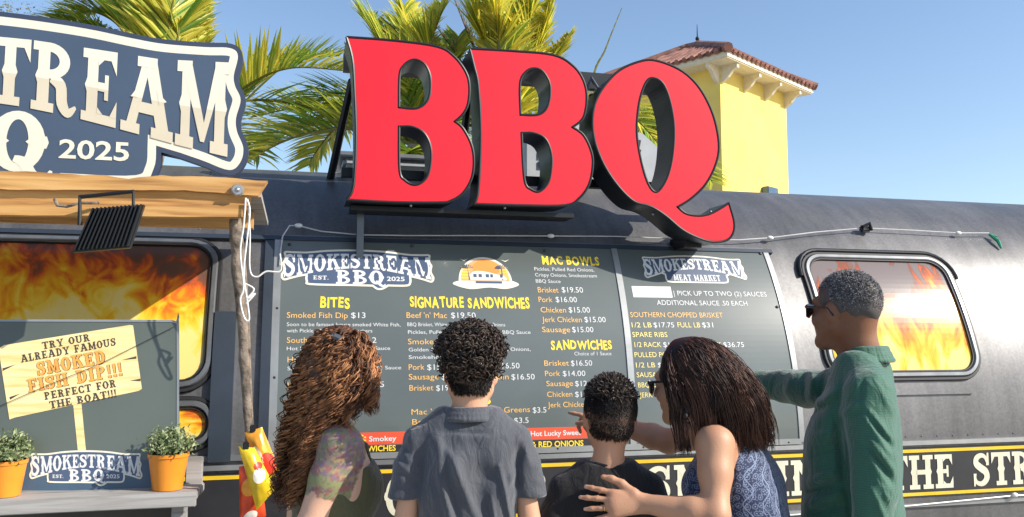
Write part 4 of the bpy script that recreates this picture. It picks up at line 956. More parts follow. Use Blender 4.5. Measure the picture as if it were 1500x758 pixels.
lm_ = MB(); c0 = P0+uR*q_-uL*.12+Vector((0, 0, zl)); rot = Matrix((uR, uL, Vector((0, 0, 1)))).transposed(); lm_.box(c0, (.62, .22, .3), rot, .02); lm_.build('wall_lamp', mat('blue grey lamp', (.08, .13, .2), .3, .4), tw)

# =================================================================== PALMS BEHIND THE TRAILER
M['frond'] = attr_mat('palm leaf', 'col', .42, .5, trans=.5)
M['palmtrunk'] = mat('ringed palm trunk', (.24, .2, .15), .9, var=.35, scale=12, bump=.6, bscale=20)
def spline(P, per=8):
    q = []
    for i in range(len(P)-1):
        p0, p1, p2_, p3 = P[max(i-1, 0)], P[i], P[i+1], P[min(i+2, len(P)-1)]
        for k in range(per): t_ = k/per; q.append(.5*((2*p1)+(p2_-p0)*t_+(2*p0-5*p1+4*p2_-p3)*t_*t_+(3*p1-p0-3*p2_+p3)*t_**3))
    q.append(P[-1]); return q
class Fronds:
    def __init__(s, seed): s.V = []; s.F = []; s.C = []; s.r = random.Random(seed)
    def leaf(s, p, d, up, L, wd, col, droop):
        side = d.cross(up); side = side.normalized() if side.length > 1e-6 else Vector((1, 0, 0)); b = len(s.V); n = 4
        nrm = side.cross(d).normalized()
        for k in range(n+1):
            t_ = k/n; c = p+d*(L*t_)+Vector((0, 0, -1))*(droop*L*t_*t_); w_ = wd*(.55+.9*t_ if t_ < .4 else max(.0, 1.5*(1-t_)))
            s.V += [c+side*w_+nrm*w_*.35, c, c-side*w_+nrm*w_*.35]
        for k in range(n): a = b+3*k; s.F += [[a, a+1, a+4, a+3], [a+1, a+2, a+5, a+4]]
        s.C += [col]*(3*(n+1))
    def frond(s, P, L, nleaf=80, yellow=.5, w=.022, vee=.5, fwd=.75, both=True, dead=False, tleaf=None):
        r = s.r; pts = spline([Vector(p) for p in P], 10); n = len(pts); b = len(s.V); wid = .022
        # rachis
        mbt = MB(); mbt.tube(pts, [wid*(1-.85*i/n) for i in range(n)], 5); s.V += mbt.V; s.F += [[b+i for i in f] for f in mbt.F]; s.C += [(.3, .28, .06) if not dead else (.16, .11, .07)]*len(mbt.V)
        for k in range(nleaf):
            t_ = .08+.9*k/nleaf; i = min(n-2, int(t_*(n-1))); p = pts[i].lerp(pts[i+1], t_*(n-1)-i); tan = (pts[i+1]-pts[i]).normalized()
            up = Vector((0, 0, 1)); sd = tan.cross(up); sd = sd.normalized() if sd.length > 1e-3 else Vector((1, 0, 0)); nu = sd.cross(tan).normalized()
            ll = L*(.35+.65*math.sin(math.pi*min(1, .12+.86*t_)))*r.uniform(.85, 1.12)
            for sg in (-1, 1):
                d = (tan*(fwd+.5*t_)*r.uniform(.85, 1.15)+sd*sg*r.uniform(.8, 1.1)+nu*vee*r.uniform(.6, 1.4)).normalized()
                y = min(1, max(0, yellow*.85+r.gauss(0, .3)))
                g0 = (.2, .36, .045); y0 = (.88, .74, .09); z_ = r.uniform(.75, 1.2)
                col = tuple((a*(1-y)+c*y)*z_ for a, c in zip(g0, y0)) if not dead else (.3*z_, .2*z_, .1*z_)
                s.leaf(p, d, nu, ll, w*r.uniform(.7, 1.15), col, r.uniform(.05, .3))
    def build(s, name, parent): o = mesh(name, s.V, s.F, M['frond'], parent); set_attr(o, 'col', np.array(s.C)); return o
def palm(label, base_px, D, specs, seed, extra_up=8, group='palms behind the trailer', lmax=.62, w=.024):
    c = atD(base_px[0], base_px[1], D); t = thing('palm_tree', label, 'palm tree', (c.x, c.y, 0), group)
    tm = MB(); n = 22; tm.tube([Vector((c.x, c.y, c.z*i/n))+Vector((.03*math.sin(i*.6), 0, 0)) for i in range(n+1)], [.13-.03*i/n+.008*(i % 2) for i in range(n+1)], 12); tm.build('trunk', M['palmtrunk'], t, True)
    f = Fronds(seed); r = random.Random(seed)
    for sp in specs:
        pts = [c]+[atD(px, py, D+dd) for px, py, dd in sp['p']]
        f.frond(pts, sp.get('L', lmax), sp.get('n', 100), sp.get('y', .5), sp.get('w', w), sp.get('v', .5), sp.get('f', .75), dead=sp.get('dead', False))
    for k in range(extra_up):
        a_ = 6.283*k/extra_up+r.uniform(-.3, .3); el = r.uniform(.1, .5); Lf = r.uniform(1.3, 1.9); h_ = Vector((math.cos(a_), abs(math.sin(a_))*.9+.25, 0)).normalized()
        pts = [c, c+h_*Lf*.4+Vector((0, 0, Lf*el*.6)), c+h_*Lf*.8+Vector((0, 0, Lf*el*.6)), c+h_*Lf*1.1+Vector((0, 0, Lf*el*.1))]
        f.frond(pts, lmax*.9, 36, r.uniform(.2, .6), w)
    f.build('crown', t)
DP = 7.5
palm('palm with yellow green fronds rising behind the slate blue sign', (225, 190), DP, [
    dict(p=[(190, 60, .2), (140, 18, .3), (92, 30, .5)], y=.4, L=.42), dict(p=[(170, 80, .1), (118, 38, .2), (58, 48, .4)], y=.35, L=.45), dict(p=[(270, 120, .0), (280, 60, .1), (284, 5, .2)], y=.9, L=.4), dict(p=[(160, 90, .2), (120, 60, .5), (72, 52, .9)], y=.35, L=.5), dict(p=[(205, 90, -.1), (175, 30, .0), (120, -40, .2)], y=.45), dict(p=[(222, 90, .2), (215, 10, .3), (190, -70, .3)], y=.55),
    dict(p=[(240, 90, -.2), (250, 20, -.3), (270, -60, -.3)], y=.6), dict(p=[(255, 100, .3), (272, 60, .5), (290, -10, .9)], y=.85, L=.45), dict(p=[(250, 100, -.2), (262, 30, -.2), (246, -50, 0)], y=.75),
    dict(p=[(300, 180, .2), (362, 126, .1), (425, 100, 0), (505, 104, .1)], y=.55, L=.62, v=.75, n=56), dict(p=[(330, 160, .5), (385, 118, .8), (440, 88, 1.2), (500, 82, 1.6)], y=.4, L=.5, v=.8)], 11, 7)
palm('green palm with arching fronds behind the first red letter', (610, 215), DP+.3, [
    dict(p=[(540, 190, .0), (470, 192, -.1), (410, 210, -.2), (352, 244, -.3)], y=.35, L=.66, v=.7, n=60), dict(p=[(560, 160, .2), (520, 140, .4), (480, 140, .5), (440, 165, .6)], y=.2, L=.5, n=44), dict(p=[(550, 190, .5), (490, 165, .9), (430, 160, 1.2), (370, 172, 1.4)], y=.4, L=.55, v=.8),
    dict(p=[(585, 120, .0), (560, 70, .1), (535, 30, .2)], y=.4), dict(p=[(600, 110, .2), (600, 60, .3), (590, 10, .4)], y=.6, L=.5), dict(p=[(620, 110, .0), (632, 60, .0), (650, 10, .1)], y=.65, L=.5), dict(p=[(640, 130, .2), (660, 90, .4), (672, 55, .6)], y=.5, L=.45),
    dict(p=[(640, 200, -.1), (655, 190, -.1), (690, 215, -.2)], y=.5, L=.4), dict(p=[(600, 230, -.4), (600, 225, -.6), (590, 262, -.8)], y=.3, L=.4)], 12, 6)
palm('tall palm with dense golden sunlit fronds behind the second red letter', (752, 190), DP+.2, [
    dict(p=[(725, 100, .0), (705, 50, .1), (690, -20, .2)], y=.7), dict(p=[(735, 100, -.2), (728, 40, -.2), (722, -40, -.1)], y=.85, L=.5), dict(p=[(750, 100, .1), (752, 40, .1), (750, -40, .2)], y=.9, L=.5), dict(p=[(765, 100, -.1), (775, 40, -.1), (780, -30, 0)], y=.9, L=.48),
    dict(p=[(775, 110, .1), (795, 60, .2), (812, 0, .3)], y=.85, L=.42), dict(p=[(790, 120, .2), (815, 85, .4), (836, 55, .5)], y=.75, L=.34), dict(p=[(745, 110, .4), (740, 60, .5), (736, 0, .7)], y=.95, L=.5), dict(p=[(768, 110, .4), (770, 60, .5), (768, 5, .7)], y=.95, L=.45),
    dict(p=[(710, 110, .3), (690, 60, .4), (662, -10, .5)], L=.5, n=20, dead=True, w=.008, f=1.6), dict(p=[(700, 130, .3), (672, 85, .4), (640, 40, .5)], L=.35, n=16, dead=True, w=.007, f=1.6), dict(p=[(770, 220, -.3), (785, 200, -.5), (790, 240, -.7)], y=.75, L=.4)], 13, 6)
palm('young palm with a thin upright spear leaf between the golden palm and the tower', (900, 250), DP+2.5, [
    dict(p=[(930, 235, .2), (965, 215, .2), (990, 240, .2)], y=.6, L=.6), dict(p=[(940, 205, .0), (975, 190, .1), (1005, 215, .1)], y=.5, L=.55), dict(p=[(925, 215, -.2), (950, 180, -.2), (965, 165, -.1)], y=.6, L=.5), dict(p=[(870, 125, 0), (888, 70, 0), (911, 12, 0)], y=.3, L=.12, n=14, w=.008, f=2.5, v=.05)], 14, 3)
# hazy twiggy tree top at the far left
tt = atD(15, 60, 30); tr_ = thing('bare_tree', 'hazy thin crowned tree far off at the upper left edge', 'tree', (tt.x, tt.y, 0))
tm = MB(); tm.tube([Vector((tt.x, tt.y, 0)), Vector((tt.x+.2, tt.y, tt.z*.5)), Vector((tt.x, tt.y, tt.z))], [.22, .15, .05], 8); rr = random.Random(5)
for k in range(26):
    a_ = rr.uniform(0, 6.28); b0_ = Vector((tt.x, tt.y, tt.z*rr.uniform(.6, .97))); tm.tube([b0_, b0_+Vector((math.cos(a_)*.5, math.sin(a_)*.5, .4)), b0_+Vector((math.cos(a_)*1.1, math.sin(a_)*1.1, .75+.3*rr.random()))], [.04, .025, .008], 5)
tm.build('trunk', M['bark'], tr_, True)
cen = []; cols = []
for k in range(1700):
    d = Vector((rr.gauss(0, .62), rr.gauss(0, .6), rr.gauss(.35, .5))); cen.append(Vector((tt.x, tt.y, tt.z))+d); g_ = rr.random(); cols.append((.16+.1*g_, .17+.08*g_, .1+.04*g_))
leaves_mesh('crown', cen, .11, cols, M['herb'], tr_, rr)
# =================================================================== PEOPLE
class SDF:
    """implicit body in a person's own frame: x right, y forward, z up; grown by smooth unions and meshed as one surface"""
    def __init__(s, lo, hi, h):
        s.h = h; s.lo = np.array(lo, float); s.n = np.ceil((np.array(hi)-s.lo)/h).astype(int)+1
        s.f = np.full(s.n, 1.0, np.float32); s.ax = [s.lo[k]+h*np.arange(s.n[k]) for k in range(3)]
    def region(s, lo, hi):
        a = np.clip(np.floor((np.array(lo)-s.lo)/s.h).astype(int), 0, s.n-1); b = np.clip(np.ceil((np.array(hi)-s.lo)/s.h).astype(int)+1, 1, s.n)
        sl = tuple(slice(a[k], max(a[k]+1, b[k])) for k in range(3)); P = np.meshgrid(*[s.ax[k][sl[k]] for k in range(3)], indexing='ij'); return sl, P
    def comb(s, sl, d, k, sub=False):
        f = s.f[sl]
        if sub:
            d = -d
            if k <= 0: s.f[sl] = np.maximum(f, d); return
            h = np.clip(.5-.5*(f-d)/k, 0, 1); s.f[sl] = f*(1-h)+d*h+k*h*(1-h)
        else:
            if k <= 0: s.f[sl] = np.minimum(f, d); return
            h = np.clip(.5+.5*(d-f)/k, 0, 1); s.f[sl] = d*(1-h)+f*h-k*h*(1-h)
    def cone(s, a, b, ra, rb, k=.02, sub=False, flat=None):
        a = np.array(a, float); b = np.array(b, float); m = max(ra, rb)*1.3+k*1.5+3*s.h
        sl, P = s.region(np.minimum(a, b)-m, np.maximum(a, b)+m); ab = b-a; L = max(1e-9, ab@ab)
        t = np.clip(sum((P[i]-a[i])*ab[i] for i in range(3))/L, 0, 1)
        q = [P[i]-a[i]-ab[i]*t for i in range(3)]
        if flat is not None:     # squash along one direction: flat=(dir, factor)
            n = np.array(flat[0], float); n /= np.linalg.norm(n); dn = sum(q[i]*n[i] for i in range(3)); q = [q[i]+n[i]*dn*(flat[1]-1) for i in range(3)]
        d = np.sqrt(sum(c*c for c in q))-(ra+(rb-ra)*t); s.comb(sl, d.astype(np.float32), k, sub); return s
    def chain(s, pts, rad, k=.02, **kw):
        for i in range(len(pts)-1): s.cone(pts[i], pts[i+1], rad[i], rad[i+1], k, **kw)
        return s
    def ell(s, c, r, k=.02, rot=None, sub=False):
        c = np.array(c, float); r = np.array(r, float); m = r.max()+k*1.5+3*s.h; sl, P = s.region(c-m, c+m); q = [P[i]-c[i] for i in range(3)]
        if rot is not None: Mx = np.array(rot.transposed()); q = [sum(Mx[i][j]*q[j] for j in range(3)) for i in range(3)]
        k0 = np.sqrt(sum((q[i]/r[i])**2 for i in range(3))); k1 = np.sqrt(sum((q[i]/r[i]**2)**2 for i in range(3)))+1e-9
        d = k0*(k0-1)/k1; s.comb(sl, d.astype(np.float32), k, sub); return s
    def loft(s, rows, k=.02, p=2.4):
        """rows: (z, cx, cy, halfwidth, halfdepth) bottom to top, rounded-box sections"""
        rows = sorted(rows); Z = [r[0] for r in rows]; m = .08
        lo = [min(r[1]-r[3] for r in rows)-m, min(r[2]-r[4] for r in rows)-m, Z[0]-m]; hi = [max(r[1]+r[3] for r in rows)+m, max(r[2]+r[4] for r in rows)+m, Z[-1]+m]
        sl, P = s.region(lo, hi); z = s.ax[2][sl[2]]; zz = np.clip(z, Z[0], Z[-1])
        def sm(c):   # smooth interpolation of the row values
            y = np.interp(np.linspace(Z[0], Z[-1], 160), Z, [r[c] for r in rows]); kk = np.ones(13)/13; y = np.convolve(np.pad(y, 6, 'edge'), kk, 'valid'); return np.interp(zz, np.linspace(Z[0], Z[-1], 160), y)
        cx, cy, wx, wy = [sm(c)[None, None, :] for c in (1, 2, 3, 4)]
        k0 = (np.abs((P[0]-cx)/wx)**p+np.abs((P[1]-cy)/wy)**p)**(1/p)
        g = np.minimum(wx, wy); d = (k0-1)*g*.9
        e = (np.abs(z-zz))[None, None, :]; d = np.where(e > 0, np.sqrt(np.maximum(d, 0)**2+e*e)+np.minimum(d, 0)*0, d)
        s.comb(sl, d.astype(np.float32), k); return s
    def ridge(s, a, b, amp, w):
        """a soft fold along a segment (negative amp presses in)"""
        a = np.array(a, float); b = np.array(b, float); m = 3*w; sl, P = s.region(np.minimum(a, b)-m, np.maximum(a, b)+m); ab = b-a; L = max(1e-9, ab@ab)
        t = np.clip(sum((P[i]-a[i])*ab[i] for i in range(3))/L, 0, 1); q2 = sum((P[i]-a[i]-ab[i]*t)**2 for i in range(3))
        s.f[sl] -= (amp*np.sin(np.pi*np.clip(t*.9+.05, 0, 1))**.5*np.exp(-q2/(w*w))).astype(np.float32); return s
    def ridge_px(s, P, a, b, amp, wpx, dmax=9):
        """a soft fold on the visible side, its ends measured in the photograph"""
        if not hasattr(s, 'near'):
            s.near = np.argwhere(np.abs(s.f) < .035); s.pp = s.lo+s.near*s.h; w = P.world(s.pp)-np.array(CAM); z = w@np.array(FW); s.px_ = np.stack([750+FPX*(w@np.array(RT))/z, 379-FPX*(w@np.array(UP))/z], 1); s.dz = z
        a = np.array(a, float); b = np.array(b, float); ab = b-a; t = np.clip(((s.px_-a)@ab)/(ab@ab), 0, 1); q = np.linalg.norm(s.px_-a-t[:, None]*ab, axis=1); m = (q < 3*wpx) & (s.dz < dmax)
        g = amp*np.sin(np.pi*np.clip(t[m]*.86+.07, 0, 1))**.6*np.exp(-(q[m]/wpx)**2); i = s.near[m]; s.f[i[:, 0], i[:, 1], i[:, 2]] -= g.astype(np.float32); return s
    def cut(s, pt, n, k=.0):
        """remove everything on the side n points to"""
        n = np.array(n, float); n /= np.linalg.norm(n); P = np.meshgrid(*s.ax, indexing='ij', sparse=True); d = sum((P[i]-pt[i])*n[i] for i in range(3)); s.f = np.maximum(s.f, d.astype(np.float32)) if k == 0 else s.f; return s
    def noise(s, amp, sc, seed=0, dirs=7):
        r = np.random.default_rng(seed); P = np.meshgrid(*s.ax, indexing='ij', sparse=True)
        for _ in range(dirs):
            k = r.normal(size=3); k = k/np.linalg.norm(k)*sc*r.uniform(.6, 1.6); s.f += (amp/dirs**.5*np.sin(P[0]*k[0]+P[1]*k[1]+P[2]*k[2]+r.uniform(0, 6.28))).astype(np.float32)
        return s
    def mesh(s, smooth=1):
        f = s.f; ins = f < 0; nx, ny, nz = f.shape; acc = np.zeros((nx-1, ny-1, nz-1, 3), np.float32); cnt = np.zeros((nx-1, ny-1, nz-1), np.float32); faces = []
        act = np.zeros((nx-1, ny-1, nz-1), bool)
        for ax in range(3):
            sa = [slice(None)]*3; sb = [slice(None)]*3; sa[ax] = slice(0, -1); sb[ax] = slice(1, None); A = f[tuple(sa)]; B = f[tuple(sb)]; cr_ = (A < 0) != (B < 0); idx = np.argwhere(cr_)
            if len(idx) == 0: continue
            t = A[cr_]/(A[cr_]-B[cr_]); pos = idx.astype(np.float32); pos[:, ax] += t; o1, o2 = [q for q in range(3) if q != ax]
            for d1 in (0, -1):
                for d2 in (0, -1):
                    c = idx.copy(); c[:, o1] += d1; c[:, o2] += d2; ok = np.all(c >= 0, 1) & (c[:, 0] < nx-1) & (c[:, 1] < ny-1) & (c[:, 2] < nz-1); cc = c[ok]
                    np.add.at(acc, (cc[:, 0], cc[:, 1], cc[:, 2]), pos[ok]); np.add.at(cnt, (cc[:, 0], cc[:, 1], cc[:, 2]), 1)
            faces.append((ax, idx, A[cr_] < 0))
        act = cnt > 0; vid = np.full(act.shape, -1, np.int64); ids = np.argwhere(act); vid[act] = np.arange(len(ids)); V = acc[act]/cnt[act][:, None]
        Fs = []
        for ax, idx, neg in faces:
            o1, o2 = (ax+1) % 3, (ax+2) % 3; q = []
            ok = (idx[:, o1] > 0) & (idx[:, o2] > 0) & (idx[:, o1] < f.shape[o1]-1) & (idx[:, o2] < f.shape[o2]-1); idx = idx[ok]; neg = neg[ok]
            for d1, d2 in ((-1, -1), (0, -1), (0, 0), (-1, 0)):
                c = idx.copy(); c[:, o1] += d1; c[:, o2] += d2; q.append(vid[c[:, 0], c[:, 1], c[:, 2]])
            q = np.stack(q, 1); q[~neg] = q[~neg][:, ::-1]; Fs.append(q)
        F = np.concatenate(Fs); V = s.lo+V*s.h
        for _ in range(smooth):
            sm = np.zeros_like(V); c = np.zeros(len(V))
            for i in range(4):
                a, b = F[:, i], F[:, (i+1) % 4]; np.add.at(sm, a, V[b]); np.add.at(c, a, 1)
            V = V*.5+.5*sm/np.maximum(c, 1)[:, None]
        return V, F

class Person:
    def __init__(s, label, px, D, yaw, k=1.0):
        s.k = k; g = atD(px, 493, D); s.o = Vector((g.x, g.y, 0)); s.yaw = yaw
        s.fx = Vector((math.cos(yaw), -math.sin(yaw), 0)); s.fy = Vector((math.sin(yaw), math.cos(yaw), 0))   # yaw turns the front towards +x
        s.t = thing('person', label, 'person', s.o)
    def zup(s, z): zk = .9*s.k+(1-s.k)*1.6; return np.where(z < .9, z*zk/.9, z*s.k+(1-s.k)*1.6)     # a smaller build with longer legs
    def loc(s, w):
        d = Vector(w)-s.o; zk = .9*s.k+(1-s.k)*1.6; z = d.z*.9/zk if d.z < zk else (d.z-(1-s.k)*1.6)/s.k; return (d.dot(s.fx)/s.k, d.dot(s.fy)/s.k, z)
    def px(s, px, py, D): return s.loc(atD(px, py, D))
    def world(s, V):
        V = np.asarray(V, dtype=float); return np.array(s.o)+s.k*V[:, :1]*np.array(s.fx)+s.k*V[:, 1:2]*np.array(s.fy)+s.zup(V[:, 2:3])*np.array((0, 0, 1))
    def add(s, name, VF, m, parent=None, smooth=True): return mesh(name, s.world(VF[0]), VF[1], m, parent or s.t, smooth)

def rotm(yaw=0, pitch=0, roll=0): return Matrix.Rotation(-yaw, 3, 'Z') @ Matrix.Rotation(pitch, 3, 'X') @ Matrix.Rotation(roll, 3, 'Y')
def head(S, c, R3, sc=1.0, jaw=1.0, brow=1.0):
    """skull, face, ears; c = centre between the ears, local frame R3 (x right, y to the nose, z up)"""
    def L(*p): return tuple(Vector(c)+R3@(Vector(p)*sc))
    def e(p, r, k, sub=False, rr=None): S.ell(L(*p), [q*sc for q in r], k*sc, R3@rr if rr is not None else R3, sub)
    def cn(a, b, ra, rb, k, sub=False): S.cone(L(*a), L(*b), ra*sc, rb*sc, k*sc, sub)
    e((0, -.012, .035), (.073, .094, .085), .01); e((0, -.03, .0), (.068, .072, .07), .03)
    e((0, .028, -.035), (.06, .066, .082), .03)
    cn((-.048, .0, -.05), (-.018, .07, -.098), .02*jaw, .016*jaw, .03); cn((.048, .0, -.05), (.018, .07, -.098), .02*jaw, .016*jaw, .03); e((0, .08, -.1), (.022*jaw, .017, .016), .025)
    cn((-.04, .077, .03), (.04, .077, .03), .012*brow, .012*brow, .02)
    for q in (-1, 1):
        e((q*.032, .103, .004), (.019, .02, .014), .012, True); e((q*.032, .078, .004), (.014, .0135, .0125), .002)
        e((q*.045, .066, -.03), (.02, .018, .016), .025)
        e((q*.077, -.006, -.004), (.009, .02, .033), .006, False, rotm(q*R(18), R(-8))); e((q*.088, .004, .004), (.005, .009, .014), .006, True)
    cn((0, .09, .022), (0, .113, -.024), .008, .0115, .012); e((-.012, .1, -.03), (.008, .01, .008), .008); e((.012, .1, -.03), (.008, .01, .008), .008)
    e((0, .09, -.057), (.024, .012, .0065), .007); e((0, .089, -.068), (.021, .012, .007), .006); cn((-.022, .1, -.0625), (.022, .1, -.0625), .0022, .0022, .004, True)
    return L
def hand(S, wrist, fwd, nrm, thumb, sc=1.0, curl=(.25, .25, .25, .25), spread=.10, point=False, tcurl=.3):
    """palm, four fingers of different lengths with two bends, thumb from the side; nrm = palm normal (fingers curl towards it), thumb = direction of the thumb side"""
    f = Vector(fwd).normalized(); n = Vector(nrm); n = (n-f*n.dot(f)).normalized(); th = f.cross(n); th = th if th.dot(Vector(thumb)) > 0 else -th
    w = Vector(wrist); pc = w+f*.045*sc
    S.cone(w, pc+f*.035*sc, .024*sc, .031*sc, .012, flat=(n, 1.75)); 
    for q in (-1.0, -.35, .35, 1.0): S.cone(w+th*q*.012*sc+f*.01*sc, w+f*.092*sc+th*q*.029*sc-f*abs(q-.2)*.006*sc, .012*sc, .0105*sc, .012)
    tips = []
    for i, (off, ln) in enumerate(((.029, .078), (.0105, .087), (-.0095, .08), (-.029, .062))):
        b = w+f*(.092-.006*abs(i-1))*sc+th*off*sc; a0 = spread*(1.5-i)*.7; d = (f*math.cos(a0)+th*math.sin(a0)).normalized(); c = curl[i]
        ang = 0; p = b; r = (.0088, .0082, .0076, .0066)
        for j, (fr, bend) in enumerate(((.45, .6), (.31, 1.0), (.24, .8))):
            ang += c*bend; dd = (d*math.cos(ang)+n*math.sin(ang)).normalized(); p2 = p+dd*ln*fr*sc; S.cone(p, p2, r[j]*sc, r[j+1]*sc, .004); p = p2
        tips.append((p, (d*math.sin(ang)-n*math.cos(ang)), b))
    tb = w+f*.03*sc+th*.026*sc; d1 = (f*.72+th*.62+n*.15).normalized(); p1 = tb+d1*.042*sc; d2 = (f*.85+th*.4+n*tcurl).normalized(); p2 = p1+d2*.03*sc; p3 = p2+(f*.9+th*.22+n*tcurl*1.2).normalized()*.025*sc
    S.chain([w+f*.012*sc+th*.012*sc, tb, p1, p2, p3], [.015*sc, .0145*sc, .0115*sc, .0098*sc, .0076*sc], .008); return tips
def arm(S, sh, el, wr, ru=.05, re=.038, rw=.026, k=.03):
    sh, el, wr = Vector(sh), Vector(el), Vector(wr); S.chain([sh, sh.lerp(el, .4), el], [ru, ru*.93, re], k); S.chain([el, el.lerp(wr, .3), wr], [re, re*1.05, rw], .02)
def legs(S, hip_z, hw, r=.085, lean=(0, 0), shoe=True):
    for q in (-1, 1):
        S.chain([(q*hw+lean[0], lean[1], hip_z), (q*hw*1.05+lean[0]*.4, .015+lean[1]*.4, hip_z*.53), (q*hw*1.1, -.01, .08)], [r, r*.68, r*.46], .03); S.cone((q*hw*1.1, -.03, .045), (q*hw*1.2, .14, .035), .042, .036, .02)

def skin_mat(name, col, rough=.48):
    m = attr_mat(name, 'col', rough, .35, sss=.1, bump=.12, bscale=300); return m
def blot(V, base, seed, amp=.07, extra=None):
    r = np.random.default_rng(seed); n = np.zeros(len(V))
    for _ in range(8): k = r.normal(size=3)*r.uniform(8, 45); n += np.sin(V@k+r.uniform(0, 6))
    n = n/4; c = np.array(base)[None, :]*(1+amp*n[:, None]*np.array([.6, 1, 1])[None, :]); return np.clip(c, 0, 1)
def tubes(paths, rads, cols, n=4):
    """many strands as one mesh: paths (k,m,3), rads (k,m) or (m,), cols (k,3)"""
    paths = np.asarray(paths); k, m, _ = paths.shape; T = np.gradient(paths, axis=1); T /= np.linalg.norm(T, axis=2, keepdims=True)+1e-9
    ref = np.where(np.abs(T[..., 2:3]) < .9, np.array([0, 0, 1.0]), np.array([1.0, 0, 0])); U = np.cross(T, ref); U /= np.linalg.norm(U, axis=2, keepdims=True)+1e-9; Vv = np.cross(T, U)
    rads = np.broadcast_to(np.asarray(rads), (k, m)); a = 2*np.pi*np.arange(n)/n
    P = paths[:, :, None, :]+rads[:, :, None, None]*(U[:, :, None, :]*np.cos(a)[None, None, :, None]+Vv[:, :, None, :]*np.sin(a)[None, None, :, None])
    V = P.reshape(-1, 3); idx = np.arange(k*m*n).reshape(k, m, n); j = (np.arange(n)+1) % n
    F = np.stack([idx[:, :-1, :], idx[:, :-1, j], idx[:, 1:, j], idx[:, 1:, :]], -1).reshape(-1, 4); C = np.repeat(np.asarray(cols), m*n, axis=0)
    return V, F, C
def merge(parts):
    V = []; F = []; C = []; b = 0
    for v, f, c in parts: V.append(v); F.append(f+b); C.append(c); b += len(v)
    return np.concatenate(V), np.concatenate(F), np.concatenate(C)
def curl_paths(P, rad, pitch, phase, squash=1.0):
    """wind a helix round each centre path; P (k,m,3)"""
    T = np.gradient(P, axis=1); Ls = np.linalg.norm(np.diff(P, axis=1), axis=2); s = np.concatenate([np.zeros((len(P), 1)), np.cumsum(Ls, 1)], 1); T /= np.linalg.norm(T, axis=2, keepdims=True)+1e-9
    ref = np.where(np.abs(T[..., 2:3]) < .9, np.array([0, 0, 1.0]), np.array([1.0, 0, 0])); U = np.cross(T, ref); U /= np.linalg.norm(U, axis=2, keepdims=True)+1e-9; Vv = np.cross(T, U)
    th = s/np.asarray(pitch)[:, None]*2*np.pi+np.asarray(phase)[:, None]; r = np.asarray(rad)[:, None]*np.clip(s/.03, 0, 1)
    return P+r[..., None]*(U*np.cos(th)[..., None]+Vv*np.sin(th)[..., None]*squash)
def bez(A, B, C, D, m):
    t = np.linspace(0, 1, m)[None, :, None]; A, B, C, D = [np.asarray(q)[:, None, :] for q in (A, B, C, D)]
    return A*(1-t)**3+3*B*t*(1-t)**2+3*C*t*t*(1-t)+D*t**3
M['hair'] = attr_mat('hair', 'col', .5, .35, bump=0)
M['skin'] = skin_mat('skin', None)
def fabric(name, col, rough=.8, var=.06, weave=900, sheen=.3, stripes=None):
    m = mat(name, col, rough, 0, .3, var, 6, bump=.25, bscale=weave); p = m.node_tree.nodes['Principled BSDF']; p.inputs['Sheen Weight'].default_value = sheen; p.inputs['Sheen Roughness'].default_value = .5; t = m.node_tree
    tc = [n for n in t.nodes if n.type == 'TEX_COORD'][0]; n3 = t.nodes.new('ShaderNodeTexNoise'); n3.inputs['Scale'].default_value = 26; n3.inputs['Detail'].default_value = 5; n3.inputs['Distortion'].default_value = 1.2; mp = t.nodes.new('ShaderNodeMapping'); mp.inputs['Scale'].default_value = (1.3, 1.3, .6); t.links.new(tc.outputs['Object'], mp.inputs[0]); t.links.new(mp.outputs[0], n3.inputs['Vector'])
    b0 = [n for n in t.nodes if n.type == 'BUMP'][0]; b2 = t.nodes.new('ShaderNodeBump'); b2.inputs['Strength'].default_value = .55; b2.inputs['Distance'].default_value = .012; t.links.new(n3.outputs['Fac'], b2.inputs['Height']); t.links.new(b0.outputs['Normal'], b2.inputs['Normal']); t.links.new(b2.outputs['Normal'], p.inputs['Normal']); return m
def nails(V, col, tips, sc=1.0):
    for p, dn, kb in tips:
        for f_ in (0, .45, .76):
            c = np.array(kb)+(np.array(p)-np.array(kb))*f_; m = np.exp(-(np.linalg.norm(V-c, axis=1)/.011)**2)[:, None]; col = col*(1-m*.22*np.array([.6, 1, 1]))
        c = np.array(p)+np.array(dn)*.0065*sc; m = np.exp(-(np.linalg.norm(V-c, axis=1)/(.0062*sc))**4)[:, None]; col = col*(1-m*.75)+np.array([.72, .47, .38])*m*.75
    return col
def sph(n, r, lo=-1, seed=0, keep=None):
    """n scattered unit directions with z above lo"""
    out = []
    while len(out) < n:
        d = r.normal(size=3); d /= np.linalg.norm(d)
        if d[2] > lo and (keep is None or keep(d)): out.append(d)
    return np.array(out)
HR = np.random.default_rng(42)

# ------------------------------------------------------------------ teenage boy in the grey polo
P = Person('person in a charcoal polo shirt facing the menu board with both arms down', 686, 2.44, R(10), .904)
hc = Vector(P.px(690, 547, 2.44)); R3 = rotm(R(3), R(-2)); nb = Vector(P.px(687, 604, 2.44))
h = .006
def teen_torso(S, g, k=.03):
    S.loft([(.84, 0, .0, .145+g, .105+g), (.95, 0, .0, .14+g, .1+g), (1.1, 0, -.005, .15+g, .105+g), (1.2, 0, -.008, .16+g, .105+g), (1.27, 0, -.008, .15+g, .09+g), (1.325, 0, -.004, .115+g, .07+g), (1.36, 0, 0, .075+g, .058+g)], k)
    S.cone((-.07, -.01, 1.33), (-.145, -.012, 1.275), .048+g, .046+g, .04); S.cone((.07, -.01, 1.33), (.145, -.012, 1.275), .048+g, .046+g, .04)
B = SDF((-.34, -.22, -.01), (.34, .3, 1.68), h)
